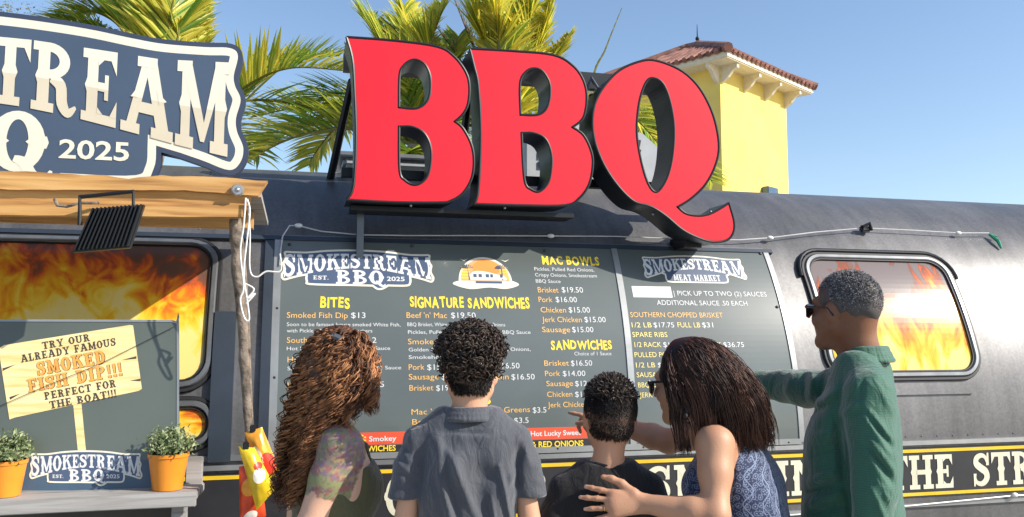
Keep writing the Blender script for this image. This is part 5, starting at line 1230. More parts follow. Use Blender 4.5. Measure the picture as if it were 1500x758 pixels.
teen_torso(B, -.032); B.cone((0, -.012, 1.34), hc+Vector((0, -.03, -.05)), .058, .052, .03); head(B, hc, R3, 1.0)
for q in (-1, 1):
    arm(B, (q*.155, -.01, 1.265), (q*.198, -.015, 1.0), (q*.195, .08, .78), .034, .036, .026); hand(B, (q*.195, .085, .775), (0, .25, -1), (-q, 0, 0), (0, 1, 0), 1.0, (.5, .55, .6, .6))
legs(B, .86, .09, .085)
V, F = B.mesh(1); body_o = P.add('body', (V, F), M['skin']); set_attr(body_o, 'col', blot(V, (.56, .31, .2), 1))
S = SDF((-.34, -.22, .8), (.34, .24, 1.42), .005)
teen_torso(S, .004)
for q in (-1, 1): S.chain([(q*.148, -.01, 1.268), (q*.172, -.012, 1.2), (q*.19, -.012, 1.105)], [.054, .056, .056], .012)
# drape: folds run from the shoulder blades down to the waist
for a_, b_, am, w in [(a_, b_, am*1.35, w) for a_, b_, am, w in [((642, 674), (664, 775), .011, 7), ((658, 664), (704, 775), .012, 6.5), ((648, 690), (672, 770), -.01, 7), ((668, 668), (672, 712), .007, 8), ((732, 684), (751, 775), .009, 4), ((719, 728), (727, 775), .006, 3.5), ((700, 668), (705, 775), -.013, 17), ((690, 690), (728, 700), -.008, 14), ((619, 648), (624, 715), -.009, 14), ((650, 633), (720, 636), -.005, 3), ((665, 640), (742, 638), .004, 8), ((640, 640), (645, 672), .009, 9), ((762, 655), (752, 690), -.006, 6), ((768, 650), (780, 690), .005, 6), ((768, 668), (742, 720), .006, 6), ((585, 690), (612, 712), -.005, 4), ((582, 668), (606, 690), -.005, 4), ((590, 650), (600, 664), -.004, 4), ((766, 664), (752, 715), -.007, 5), ((610, 655), (606, 720), -.003, 4), ((757, 655), (760, 715), -.006, 4)]]: S.ridge_px(P, a_, b_, am, w, 2.47)
for q in (-1, 1):
    S.ridge((q*.176, -.08, 1.31), (q*.17, -.09, 1.16), -.004, .008)
    for z in (1.2, 1.16, 1.12): S.ridge((q*.17, -.06, z+.015), (q*.26, -.05, z-.02), .0035, .012)
S.noise(.0018, 38, 2); S.noise(.0012, 90, 3)
S.cone((0, -.0, 1.33), (0, .01, 1.46), .06, .07, .006, True)
P_ = np.meshgrid(*S.ax, indexing='ij', sparse=True); S.f = np.maximum(S.f, np.where(np.abs(P_[0]) > .151, 1.105-P_[2], -1).astype(np.float32))
V, F = S.mesh(1); M['polo'] = fabric('charcoal pique', (.05, .056, .071), .62, .05, 700, .5); sh_o = P.add('polo_shirt', (V, F), M['polo'])
Cc = SDF((-.14, -.14, 1.26), (.14, .14, 1.46), .0035); 
n = 40
for i in range(n):
    a0, a1 = 2*math.pi*i/n, 2*math.pi*(i+1)/n
    f0 = lambda a: (.074*math.cos(a), -.006+.068*math.sin(a)*(1 if math.sin(a) < 0 else .9), 1.352+(.024 if math.sin(a) < 0 else .024-.05*math.sin(a)))
    p0, p1 = Vector(f0(a0)), Vector(f0(a1)); Cc.cone(p0, p1, .008, .008, .004); o0 = Vector((p0.x*1.17, p0.y*1.22, p0.z-.03)); o1 = Vector((p1.x*1.17, p1.y*1.22, p1.z-.03)); Cc.cone(p0, o0, .007, .006, .004); Cc.cone(o0, o1, .006, .006, .004); Cc.cone((p0+o0)/2, (p1+o1)/2, .0065, .0065, .004)
P.add('collar', Cc.mesh(4), M['polo'], sh_o)
pt = SDF((-.3, -.22, .3), (.3, .24, 1.0), .009); pt.loft([(.84, 0, .0, .17, .12), (.96, 0, .0, .162, .112)], .02); [pt.chain([(q*.09, 0, .86), (q*.095, .015, .45)], [.105, .1], .03) for q in (-1, 1)]
M['shorts'] = fabric('navy shorts', (.03, .035, .05)); P.add('shorts', pt.mesh(1), M['shorts'])
def shoes(P, hw, col=(.05, .05, .06)):
    sm = SDF((-.25, -.16, -.01), (.25, .26, .16), .008)
    for q in (-1, 1): sm.chain([(q*hw*1.1, -.045, .05), (q*hw*1.15, .06, .05), (q*hw*1.22, .16, .04)], [.05, .05, .043], .02); sm.cone((q*hw*1.1, -.01, .06), (q*hw*1.1, -.01, .11), .05, .05, .02)
    sm.cut((0, 0, 0), (0, 0, -1)); P.add('shoes', sm.mesh(1), mat('shoe leather', col, .6))
shoes(P, .09)
def curly_cap(P, hc, R3, sc, n, keep, rr, curl_r, pitch, ln, cols, seed, m=22, grav=.02, base=(.01, .008, .007), radii=(.078, .1, .092), cen=(0, -.012, .035), name='hair', thick=.0022, jitter=.5):
    r = np.random.default_rng(seed); d = sph(n, r, -1, keep=keep); Rn = np.array(R3); c = np.array(hc)+Rn@(np.array(cen)*sc)
    A = c+(d*np.array(radii)*sc)@Rn.T; w = d@Rn.T; w2 = w+r.normal(size=w.shape)*jitter; w2 /= np.linalg.norm(w2, axis=1, keepdims=True); L_ = ln*r.uniform(.65, 1.25, (n, 1))
    Pp = bez(A-w*.006, A+w*L_*.4, A+w2*L_*.8, A+w2*L_+np.array([0, 0, -grav]), m)
    Pp = curl_paths(Pp, curl_r*r.uniform(.6, 1.3, n), pitch*r.uniform(.7, 1.3, n), r.uniform(0, 6.3, n))
    cc = np.array(cols[0])+(np.array(cols[1])-np.array(cols[0]))*(r.random((n, 1))**2)
    return tubes(Pp, np.linspace(thick, thick*.5, m), cc, 4)
def cap_sdf(hc, R3, sc, rad, cen, cuts, h=.006, nz=0, k=.01, grow=.0, seed=1, extra=None):
    S = SDF(Vector(hc)-Vector((.17, .17, .17)), Vector(hc)+Vector((.17, .17, .2)), h); S.ell(tuple(Vector(hc)+R3@(Vector(cen)*sc)), [q*sc for q in rad], 0, R3)
    if extra:
        for c, r in extra: S.ell(tuple(Vector(hc)+R3@(Vector(c)*sc)), [q*sc for q in r], .02, R3)
    if nz: S.noise(nz, 120, seed)
    for c, r in cuts: S.ell(tuple(Vector(hc)+R3@(Vector(c)*sc)), [q*sc for q in r], k, R3, True)
    return S
cap = cap_sdf(hc, R3, 1, (.089, .106, .094), (0, -.018, .05), [((0, .16, -.05), (.12, .11, .14)), ((0, .05, -.135), (.13, .12, .1))], nz=.004, extra=[((0, -.036, -.008), (.0705, .0755, .066))])
V, F = cap.mesh(1); zz = (V-np.array(hc))[:, 2]; kk = np.clip((zz+.055)/.045, 0, 1)[:, None]; C0 = np.array([[.16, .085, .055]])*(1-kk)+np.array([[.014, .01, .009]])*kk
keep = lambda d: d[2] > (-.5 if d[1] < -.45 else (.2 if abs(d[0]) > .8 else -.1)) and not (d[1] > .45 and d[2] < .25)
st = curly_cap(P, hc, R3, 1, 1500, keep, None, .0082, .021, .034, ((.012, .009, .008), (.085, .055, .04)), 3, 20, .006, radii=(.088, .103, .092), cen=(0, -.016, .05), thick=.0034)

def fuzz(hc, R3, sc, n, seed, keep, col, rad=(.072, .077, .078), cen=(0, -.034, -.006), ln=.008):
    r = np.random.default_rng(seed); d = sph(n, r, -1, keep=keep); Rn = np.array(R3); A = np.array(hc)+Rn@(np.array(cen)*sc)+(d*np.array(rad)*sc)@Rn.T; w = d@Rn.T; t = w*.45+np.array([0, 0, -.9])+r.normal(size=w.shape)*.25
    return tubes(np.stack([A-w*.004, A+t*ln*.5+w*.001, A+t*ln], 1), np.array([.0011, .001, .0004]), np.array([col])*r.uniform(.5, 1.7, (n, 1)), 3)
fz = fuzz(hc, R3, 1, 1500, 4, lambda d: d[1] < -.35 and -.72 < d[2] < .2, (.02, .015, .012))
V, F, C = merge([(V, F, C0), st, fz]); o_ = P.add('hair', (V, F), M['hair']); set_attr(o_, 'col', C)
# ------------------------------------------------------------------ boy in the black T-shirt
P = Person('smaller person in a black T-shirt with a hand resting on their back', 886, 2.5, R(14))
hc = Vector(P.px(893, 612, 2.49)); R3 = rotm(R(-2), R(0), R(2)); sc = .93
def boy_torso(S, g):
    S.loft([(.74, 0, 0, .125+g, .09+g), (.9, 0, 0, .12+g, .085+g), (1.0, 0, -.004, .125+g, .088+g), (1.1, 0, -.008, .135+g, .085+g), (1.16, 0, -.006, .12+g, .072+g), (1.21, 0, -.002, .09+g, .058+g), (1.235, 0, 0, .06+g, .048+g)], .03)
    for q in (-1, 1): S.cone((q*.055, -.004, 1.205), (q*.118, -.006, 1.165), .036+g, .038+g, .035)
B = SDF((-.28, -.2, -.01), (.28, .28, 1.53), .006)
boy_torso(B, -.026); B.cone((0, -.008, 1.2), hc+Vector((0, -.028, -.045)), .046, .043, .03); head(B, hc, R3, sc, .9)
for q in (-1, 1):
    arm(B, (q*.128, -.008, 1.15), (q*.165, -.01, .92), (q*.16, .07, .73), .037, .031, .022); hand(B, (q*.16, .072, .725), (0, .25, -1), (-q, 0, 0), (0, 1, 0), .85, (.5, .5, .5, .5))
legs(B, .74, .075, .07)
V, F = B.mesh(1); o_ = P.add('body', (V, F), M['skin']); set_attr(o_, 'col', blot(V, (.5, .27, .17), 2))
S = SDF((-.28, -.2, .7), (.28, .22, 1.28), .005); boy_torso(S, .005)
for q in (-1, 1): S.chain([(q*.122, -.008, 1.16), (q*.142, -.01, 1.09), (q*.158, -.01, 1.0)], [.046, .05, .054], .014)
for a_, b_, am, w in [((-.06, -.1, 1.12), (-.03, -.1, .85), .008, .018), ((.06, -.1, 1.13), (.03, -.1, .86), .008, .018), ((.1, -.08, 1.12), (.11, -.08, .95), -.008, .016), ((-.1, -.08, 1.12), (-.11, -.08, .95), -.008, .016), ((0, -.1, 1.02), (.04, -.1, .85), -.006, .03), ((-.09, -.07, 1.18), (-.03, -.09, 1.14), .004, .014)]: S.ridge(a_, b_, am, w)
S.noise(.0016, 45, 4); S.cone((0, 0, 1.2), (0, .012, 1.33), .05, .06, .006, True)
V, F = S.mesh(1); M['tee'] = fabric('black cotton', (.008, .008, .01), .8, .1, 800, .25); sh_ = P.add('t_shirt', (V, F), M['tee'])
nb_ = SDF((-.1, -.1, 1.16), (.1, .12, 1.28), .0035)
for i in range(36):
    g0 = lambda a: (.054*math.cos(a), .002+.05*math.sin(a), 1.236-.022*max(0, math.sin(a))); nb_.cone(g0(6.2832*i/36), g0(6.2832*(i+1)/36), .0075, .0075, .003)
P.add('neckband', nb_.mesh(3), M['tee'], sh_)
pt = SDF((-.24, -.18, .3), (.24, .2, .84), .009); pt.loft([(.7, 0, 0, .135, .1), (.8, 0, 0, .13, .095)], .02); [pt.chain([(q*.075, 0, .72), (q*.08, .012, .4)], [.088, .08], .03) for q in (-1, 1)]; P.add('shorts', pt.mesh(1), M['shorts']); shoes(P, .075)
cap = cap_sdf(hc, R3, sc, (.0765, .098, .0895), (0, -.013, .036), [((0, .15, -.04), (.12, .105, .13)), ((0, .055, -.135), (.14, .125, .1)), ((.09, .0, -.012), (.03, .03, .042)), ((-.09, .0, -.012), (.03, .03, .042))], h=.004, nz=.0012, extra=[((0, -.032, -.006), (.0700, .0745, .070))])
V, F = cap.mesh(1); zz = (V-np.array(hc))[:, 2]; kk = np.clip((zz+.065)/.1, 0, 1)[:, None]; C0 = np.array([[.2, .105, .065]])*(1-kk)+np.array([[.014, .01, .009]])*kk
keep = lambda d: d[2] > .3 and not (d[1] > .75 and d[2] < .5)
st = curly_cap(P, hc, R3, sc, 1700, keep, None, .003, .028, .017, ((.014, .01, .009), (.13, .1, .085)), 8, 14, .0, radii=(.075, .098, .09), cen=(0, -.012, .036), thick=.0021, jitter=.55)
r_ = np.random.default_rng(5); dd = sph(2600, r_, -.35, keep=lambda d: d[2] < .45 and d[1] < .5); Rn = np.array(R3); A_ = np.array(hc)+Rn@(np.array((0, -.013, .037))*sc)+(dd*np.array((.0768, .0985, .09))*sc)@Rn.T
ok = np.array([not (abs(q[0]) > .05 and q[2] < .0) for q in (A_-np.array(hc))]); A_ = A_[ok]; w_ = (dd@Rn.T)[ok]; t_ = w_*.5+np.array([0, 0, -.8]); pth = np.stack([A_-w_*.002, A_+t_*.004+w_*.002, A_+t_*.009+w_*.0025], 1)
zz = (A_-np.array(hc))[:, 2]; kk = np.clip((zz+.03)/.07, 0, 1)[:, None]
st2 = tubes(pth, np.array([.001, .0009, .0004]), (np.array([[.06, .035, .024]])*(1-kk)+np.array([[.016, .012, .011]])*kk)*r_.uniform(.6, 1.5, (len(A_), 1)), 3)
st3 = fuzz(hc, R3, sc, 1700, 6, lambda d: d[1] < .1 and -.75 < d[2] < .3 and abs(d[0]) < .93, (.028, .018, .013), (.0695, .0745, .071), (0, -.032, -.006), .006)
V, F, C = merge([(V, F, C0), st, st2, st3]); o_ = P.add('hair', (V, F), M['hair']); set_attr(o_, 'col', C)

# ------------------------------------------------------------------ woman with long auburn curls
P = Person('person in an olive sleeveless top with a bare tattooed shoulder', 488, 2.58, R(62))
hc = Vector(P.px(500, 543, 2.58)); R3 = rotm(R(-8), R(2))
shn = P.px(498, 652, 2.46); eln = P.px(452, 775, 2.42); wrn = P.px(520, 850, 2.45)
def wom_torso(S, g, cyo=0):
    S.loft([(.8, 0, .0, .165+g, .115+g), (.9, 0, .0, .15+g, .1+g), (1.0, 0, .005, .128+g, .09+g), (1.1, 0, .01, .138+g, .092+g), (1.17, 0, .012, .148+g, .094+g), (1.24, 0, .008, .15+g, .085+g), (1.3, 0, .0, .115+g, .062+g), (1.34, 0, -.002, .06+g, .05+g)], .03)
    for q in (-1, 1): S.ell((q*.06, .07, 1.15), (.055+g, .036+g, .055+g), .06)
B = SDF((-.34, -.3, -.01), (.36, .36, 1.68), .006)
wom_torso(B, -.006); B.cone((0, -.012, 1.32), hc+Vector((0, -.03, -.05)), .05, .046, .03); head(B, hc, R3, .95, .85, .8)
arm(B, shn, eln, wrn, .05, .039, .025); B.cone((.08, -.005, 1.29), Vector(shn)+Vector((-.01, 0, .0)), .045, .05, .04); hand(B, wrn, (0, .8, -.5), (-1, 0, 0), (0, .5, 1), .92, (.4, .4, .4, .4))
B.cone((-.08, -.005, 1.29), (-.155, -.005, 1.26), .045, .048, .04); arm(B, (-.16, -.005, 1.255), (-.19, .0, .99), (-.14, .16, .86), .044, .036, .024); hand(B, (-.14, .165, .86), (.5, .8, -.1), (0, 0, -1), (.8, -.5, 0), .92, (.4, .4, .4, .4))
legs(B, .82, .085, .085)
V, F = B.mesh(1); col = blot(V, (.62, .37, .26), 3)
# tattoo sleeve on the near shoulder
a_ = np.array(shn); b_ = np.array(eln); ab = b_-a_; tt_ = ((V-a_)@ab)/(ab@ab); dist = np.linalg.norm(V-a_-np.clip(tt_, -.3, 1)[:, None]*ab, axis=1)
rr_ = np.random.default_rng(17); n1 = np.zeros(len(V)); n2 = np.zeros(len(V)); n3 = np.zeros(len(V))
for _ in range(10): n1 += np.sin(V@(rr_.normal(size=3)*95)+rr_.uniform(0, 6)); n2 += np.sin(V@(rr_.normal(size=3)*150)+rr_.uniform(0, 6)); n3 += np.sin(V@(rr_.normal(size=3)*120)+rr_.uniform(0, 6))
mk = ((tt_ > -.42) & (tt_ < .62+.03*n1/3) & (dist < .082) & (V[:, 0] > a_[0]-.075)).astype(float)
tc_ = np.tile([.2, .16, .15], (len(V), 1)); tc_[n1 > .6] = (.11, .15, .085); tc_[(n1 < -.8)] = (.24, .085, .095); tc_[(n2 > 1.6)] = (.13, .1, .17); tc_[(n3 > 2.2)] = (.28, .22, .11); tc_[np.abs(n2) < .35] = (.06, .065, .075); low = tt_ > .36; tc_[low & (n1 > -.6)] = (.17, .22, .09); tc_[low & (np.abs(n3) < .5)] = (.1, .13, .07)
mk = mk*.85; col = col*(1-mk[:, None])+tc_*mk[:, None]
o_ = P.add('body', (V, F), M['skin']); set_attr(o_, 'col', col)
S = SDF((-.26, -.24, .74), (.26, .26, 1.34), .005); wom_torso(S, .007)
S.cut((0, 0, 1.215), (0, -.25, 1)); 
# deep armholes and straps
for q in (-1, 1): S.cone((q*.175, -.03, 1.2), (q*.18, .0, 1.1), .064, .034, .01, True)
S.noise(.002, 34, 9)
for a_, b_, am, w in [((.1, -.07, 1.06), (.14, .03, .86), .006, .014), ((.12, .02, 1.05), (.15, .08, .84), .007, .016), ((.05, .1, 1.08), (.1, .1, .85), .006, .02)]: S.ridge(a_, b_, am, w)
V, F = S.mesh(1); M['olive'] = fabric('olive jersey', (.085, .08, .035), .75, .1, 700, .3); tp_ = P.add('tank_top', (V, F), M['olive'])
sm_ = SDF((-.2, -.2, 1.1), (.2, .2, 1.38), .004)
for q in (-1, 1): sm_.chain([(q*.085, .085, 1.2), (q*.09, .06, 1.275), (q*.085, .0, 1.325), (q*.075, -.06, 1.29), (q*.06, -.095, 1.2)], [.011]*5, .008)
P.add('strap', sm_.mesh(1), M['olive'], tp_)
pt = SDF((-.28, -.22, .02), (.28, .24, .92), .01); pt.loft([(.76, 0, 0, .175, .125), (.88, 0, 0, .16, .11)], .02); [pt.chain([(q*.085, 0, .8), (q*.09, .012, .45), (q*.092, -.005, .12)], [.108, .075, .06], .03) for q in (-1, 1)]
M['denim'] = fabric('dark denim', (.03, .045, .08)); P.add('jeans', pt.mesh(1), M['denim']); shoes(P, .085)
# hair in world space, then as her child
HW = P.world([hc])[0]; Dh = 2.58; r_ = np.random.default_rng(21)
fwd = np.array(P.world([np.array(hc)+np.array(R3@Vector((0, 1, 0)))])[0])-HW; rt = np.array(RT); fw = np.array(FW)
def wpx(px, py, D): return np.array(atD(px, py, D))
nS = 3600; d = sph(nS, r_, -.45, keep=lambda q: not (q@fwd > .55 and q[2] < .72))
A_ = HW+np.array([0, 0, .03])+d*np.array([.088, .088, .096])+fwd*-.012
offx = d@rt; offd = d@fw; tips = np.zeros((nS, 3)); c2 = np.zeros((nS, 3)); grp = np.zeros(nS, int)
for i in range(nS):
    u = r_.random()
    if offx[i] > .42 and r_.random() < .8:
        grp[i] = 1; tx, ty = r_.uniform(514, 552), r_.uniform(560, 612); td = Dh+.11*offd[i]; up = .08
    elif offx[i] > -.05 and offd[i] < .1 and r_.random() < .62:
        grp[i] = 2; tx, ty = 462+60*u+r_.normal()*5, r_.uniform(590, 636)-6*u; td = Dh-.145+.03*r_.random(); up = .1
    else:
        y = r_.beta(2.2, 1.2); ty = 590+165*y; tx = 428+np.clip((offx[i]+1)/1.5, 0, 1)*54*(1.05-.4*y)+r_.normal()*11-14*y; td = Dh-.02+.12*offd[i]*.7-.04*r_.random(); up = .16
    tips[i] = wpx(tx, ty, td); c2[i] = tips[i]+np.array([0, 0, up])+rt*(.0 if grp[i] else .05+r_.normal()*.014)
c1 = A_+d*.055+np.array([0, 0, .012])
Pp = bez(A_-d*.01, c1, c2, tips, 56)
nG = 420; near_g = np.argmin(((A_[:, None, :]-A_[None, :nG, :])**2).sum(2)+40*(grp[:, None] != grp[None, :nG]), axis=1)
gr, gp, gh = r_.uniform(.006, .0165, nG), r_.uniform(.032, .075, nG), r_.uniform(0, 6.3, nG)
tt = np.linspace(0, 1, 56)[None, :, None]**.7; Pp = Pp*(1-.85*tt)+Pp[near_g]*(.85*tt)
Pp = curl_paths(Pp, gr[near_g]*r_.uniform(.75, 1.15, nS), gp[near_g]*r_.uniform(.96, 1.04, nS), gh[near_g]+r_.normal(size=nS)*.3)
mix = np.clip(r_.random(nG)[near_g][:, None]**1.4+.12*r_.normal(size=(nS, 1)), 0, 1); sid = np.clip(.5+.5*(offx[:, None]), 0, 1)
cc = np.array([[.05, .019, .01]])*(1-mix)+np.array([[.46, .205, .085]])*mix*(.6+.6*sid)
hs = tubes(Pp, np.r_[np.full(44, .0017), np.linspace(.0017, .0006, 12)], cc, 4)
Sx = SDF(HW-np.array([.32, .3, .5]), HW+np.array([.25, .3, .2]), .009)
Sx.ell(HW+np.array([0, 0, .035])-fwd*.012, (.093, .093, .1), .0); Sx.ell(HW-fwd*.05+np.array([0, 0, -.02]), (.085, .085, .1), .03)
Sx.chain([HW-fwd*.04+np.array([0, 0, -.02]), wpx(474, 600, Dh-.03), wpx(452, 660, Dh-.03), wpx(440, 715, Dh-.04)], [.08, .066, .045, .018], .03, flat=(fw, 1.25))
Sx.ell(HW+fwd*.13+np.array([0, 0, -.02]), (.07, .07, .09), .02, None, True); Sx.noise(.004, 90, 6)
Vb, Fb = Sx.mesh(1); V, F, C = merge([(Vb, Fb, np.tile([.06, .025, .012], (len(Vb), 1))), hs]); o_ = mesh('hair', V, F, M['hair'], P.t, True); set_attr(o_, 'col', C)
cm_ = MB(); q = Vector(wpx(494, 494, Dh-.1)); cm_.box(q, (.034, .016, .016), Matrix.Rotation(R(25), 3, 'Y'), .006); cm_.build('hair_clip', mat('blue grey clip', (.07, .09, .12), .35), o_)

# ------------------------------------------------------------------ woman in the navy patterned top
P = Person('person in a navy vine patterned sleeveless top leaning over and pointing', 1112, 2.5, R(-46))
hc = Vector(P.px(1007, 561, 2.49)); R3 = rotm(R(12), R(-8))
nb = Vector(P.px(1052, 622, 2.5)); sc_n = Vector(P.px(1071, 652, 2.5))
def lean(z): return (sc_n-Vector((0, 0, sc_n.z)))*max(0, min(1.12, (z-.85)/(sc_n.z-.85)))**1.15
def nv_torso(S, g, flare=0):
    rows = []
    for z, wx, wy in ((.72, .185+flare*1.6, .14+flare*1.5), (.85, .17+flare, .12+flare), (.97, .142+flare*.6, .105+flare*.6), (1.1, .145+flare*.2, .105+flare*.2), (1.18, .155, .112), (1.25, .15, .095), (1.31, .115, .065), (1.345, .06, .05)):
        l = lean(z); rows.append((z, l.x, l.y, wx+g, wy+g))
    S.loft(rows, .03)
    l = lean(1.17)
    for q in (-1, 1): S.ell((l.x+q*.07, l.y+.09, 1.16), (.065+g, .06+g, .06+g), .05)
shn = P.px(1047, 650, 2.36); eln = P.px(1048, 755, 2.27); wrn = P.px(945, 738, 2.335)
shf = Vector(P.px(1035, 632, 2.64)); elf = P.px(980, 647, 2.78); wrf = P.px(902, 622, 2.92)
lo = np.min([shn, eln, wrn, wrf, (-.3, -.3, 0)], axis=0)-.2; hi = np.max([shn, eln, wrn, wrf, (.3, .4, 1.6)], axis=0)+.2; lo[2] = -.01; hi[2] = 1.66
B = SDF(lo, hi, .005)
nv_torso(B, -.008); l_ = lean(1.31); B.cone((l_.x, l_.y-.01, 1.31), hc+R3@Vector((0, -.03, -.05)), .049, .045, .03); head(B, hc, R3, .96, .88, .85)
arm(B, shn, eln, wrn, .043, .037, .025, .035); B.cone((l_.x-.06, l_.y, 1.29), shn, .045, .047, .04)
fd = Vector(P.px(862, 738, 2.335))-Vector(wrn); cvw = Vector(P.px(900, 720, 2.8))-Vector(P.px(900, 720, 2.4)); tips_ = hand(B, Vector(wrn), fd, cvw, (0, 0, 1), 1.0, (.16, .14, .14, .18), .2, tcurl=.12)
arm(B, shf, elf, wrf, .044, .037, .024); B.cone((l_.x+.06, l_.y, 1.28), shf, .045, .044, .04)
fd2 = Vector(P.px(846, 603, 3.0))-Vector(wrf); hand(B, Vector(wrf), fd2, (0, 0, -1), tuple(-cvw), 1.0, (.05, .9, 1.0, 1.1), .1)
legs(B, .82, .085, .085)
V, F = B.mesh(1); o_ = P.add('body', (V, F), M['skin']); set_attr(o_, 'col', nails(V, blot(V, (.46, .245, .15), 5, .12), tips_))
f_ = Vector(fd).normalized(); n_ = Vector(cvw); n_ = (n_-f_*n_.dot(f_)).normalized(); th_ = f_.cross(n_); th_ = th_ if th_.z > 0 else -th_
rc = Vector(wrn)+f_*.112-th_*.0115+n_*.002; rg_ = MB(); rg_.tube([Vector(P.world([tuple(rc+(th_*math.cos(a)+n_*math.sin(a))*.0092)])[0]) for a in np.linspace(0, 6.283, 20)], .0014, 6); rg_.build('ring', mat('gold ring', (.8, .55, .2), .25, 1), P.t, True)
# patterned top
def vine_mat():
    m = fabric('navy vine print', (.02, .03, .075), .75, .15, 600, .2); t = m.node_tree; p = t.nodes['Principled BSDF']; L = t.links.new
    tc = [n for n in t.nodes if n.type == 'TEX_COORD'][0]; sep = t.nodes.new('ShaderNodeSeparateXYZ'); L(tc.outputs['Object'], sep.inputs[0])
    def ma(op, a, b=None, c=None):
        x = t.nodes.new('ShaderNodeMath'); x.operation = op
        for i, q in enumerate((a, b, c)):
            if q is None: continue
            if hasattr(q, 'links'): L(q, x.inputs[i])
            else: x.inputs[i].default_value = q
        return x.outputs[0]
    ang = ma('MULTIPLY', ma('ARCTAN2', sep.outputs['Y'], sep.outputs['X']), .16); z = sep.outputs['Z']
    def line(ph, per, amp, sgn, wl):
        s_ = ma('SINE', ma('ADD', ma('MULTIPLY', z, 2*math.pi/.075), ph)); u = ma('ADD', ang, ma('MULTIPLY', s_, amp*sgn)); f = ma('ABSOLUTE', ma('SUBTRACT', ma('FRACT', ma('DIVIDE', u, per)), .5)); return ma('LESS_THAN', f, wl)
    a = ma('MAXIMUM', line(0, .05, .012, 1, .035), line(1.2, .05, .012, 1, .025))
    cmb = t.nodes.new('ShaderNodeCombineXYZ'); L(ang, cmb.inputs[0]); L(z, cmb.inputs[1])
    vo = t.nodes.new('ShaderNodeTexVoronoi'); vo.inputs['Scale'].default_value = 52; vo.inputs['Randomness'].default_value = .55; vo.voronoi_dimensions = '2D'; L(cmb.outputs[0], vo.inputs['Vector'])
    d = vo.outputs['Distance']; rg = ma('MAXIMUM', ma('LESS_THAN', ma('ABSOLUTE', ma('SUBTRACT', d, .34)), .045), ma('LESS_THAN', d, .13))
    v2 = t.nodes.new('ShaderNodeTexVoronoi'); v2.inputs['Scale'].default_value = 130; v2.voronoi_dimensions = '2D'; L(cmb.outputs[0], v2.inputs['Vector']); dots = ma('LESS_THAN', v2.outputs['Distance'], .22)
    pat = ma('MAXIMUM', ma('MAXIMUM', a, ma('MULTIPLY', rg, .75)), ma('MULTIPLY', dots, .55))
    mx = t.nodes.new('ShaderNodeMix'); mx.data_type = 'RGBA'; L(pat, mx.inputs['Factor']); bc = p.inputs['Base Color'].links[0].from_socket; L(bc, mx.inputs['A']); mx.inputs['B'].default_value = (.2, .25, .37, 1); L(mx.outputs['Result'], p.inputs['Base Color']); return m
M['vine'] = vine_mat()
S = SDF(np.array((-.38, -.32, .64)), np.array((.38, .42, 1.4)), .005); nv_torso(S, .006, .016)
for q, sh in ((-1, shn), (1, shf)):
    sh = Vector(sh); S.cone(sh+Vector((q*.0, .0, .03)), sh+Vector((q*.02, -.0, -.12)), .066, .05, .008, True)
l_ = lean(1.32); S.cone((l_.x, l_.y+.0, 1.3), (l_.x, l_.y+.05, 1.42), .062, .09, .006, True)
S.noise(.0025, 30, 12)
for a_, b_, am, w in [((-.13, -.04, 1.2), (-.1, -.1, .9), .007, .02), ((-.05, -.08, 1.2), (-.03, -.13, .85), .008, .022), ((-.14, .05, 1.1), (-.17, .02, .85), .007, .02), ((.02, -.08, 1.2), (.05, -.13, .9), -.007, .025)]: S.ridge(a_, b_, am, w)
P.add('sleeveless_top', S.mesh(1), M['vine'])
pt = SDF((-.3, -.25, .02), (.3, .27, .92), .01); pt.loft([(.76, 0, 0, .175, .13), (.88, 0, 0, .162, .112)], .02); [pt.chain([(q*.085, 0, .8), (q*.09, .012, .45), (q*.092, -.005, .12)], [.11, .076, .06], .03) for q in (-1, 1)]
P.add('trousers', pt.mesh(1), M['denim']); shoes(P, .085)
def shades(P, hc, R3, sc, m):
    mb = MB(); w = lambda *p: Vector(P.world([tuple(Vector(hc)+R3@(Vector(p)*sc))])[0])
    for q in (-1, 1):
        L_ = [(q*.008, .116, .016), (q*.03, .114, .02), (q*.058, .1, .016), (q*.062, .095, .002), (q*.052, .102, -.018), (q*.03, .112, -.022), (q*.012, .116, -.01)]
        b = len(mb.V); mb.V += [w(*p) for p in L_]+[w(p[0], p[1]-.003, p[2]) for p in L_]; n = len(L_); mb.F += [[b+i for i in range(n)], [b+n+i for i in range(n)][::-1]]+[[b+i, b+(i+1) % n, b+n+(i+1) % n, b+n+i] for i in range(n)]
        mb.tube([w(q*.06, .1, .012), w(q*.077, .07, .012), w(q*.0825, .0, .01), w(q*.084, -.02, -.012)], [.0045, .004, .003, .0025], 6)
        mb.tube([w(*p) for p in L_]+[w(*L_[0])], .003, 6)
    mb.tube([w(-.01, .116, .014), w(0, .119, .016), w(.01, .116, .014)], .003, 6); return mb.build('sunglasses', m, P.t)
M['shade'] = mat('black sunglasses', (.008, .008, .01), .12, 0, .6); shades(P, hc, R3, .96, M['shade'])
HW = P.world([hc])[0]; fwd = np.array(P.world([np.array(hc)+np.array(R3@Vector((0, 1, 0)))])[0])-HW; upv = np.array(P.world([np.array(hc)+np.array(R3@Vector((0, 0, 1)))])[0])-HW; Dh = 2.49
nS = 7000; r_ = np.random.default_rng(33); d = sph(nS, r_, -.2, keep=lambda q: not (q@fwd > .5 and q@upv < .78))
A_ = HW+upv*.034-fwd*.012+d*.0835+np.outer(d@fwd, fwd)*.013+np.outer(d@upv, upv)*.01
offx = d@rt; offd = d@fw; tips = np.zeros((nS, 3)); c2 = np.zeros((nS, 3)); c1 = np.zeros((nS, 3))
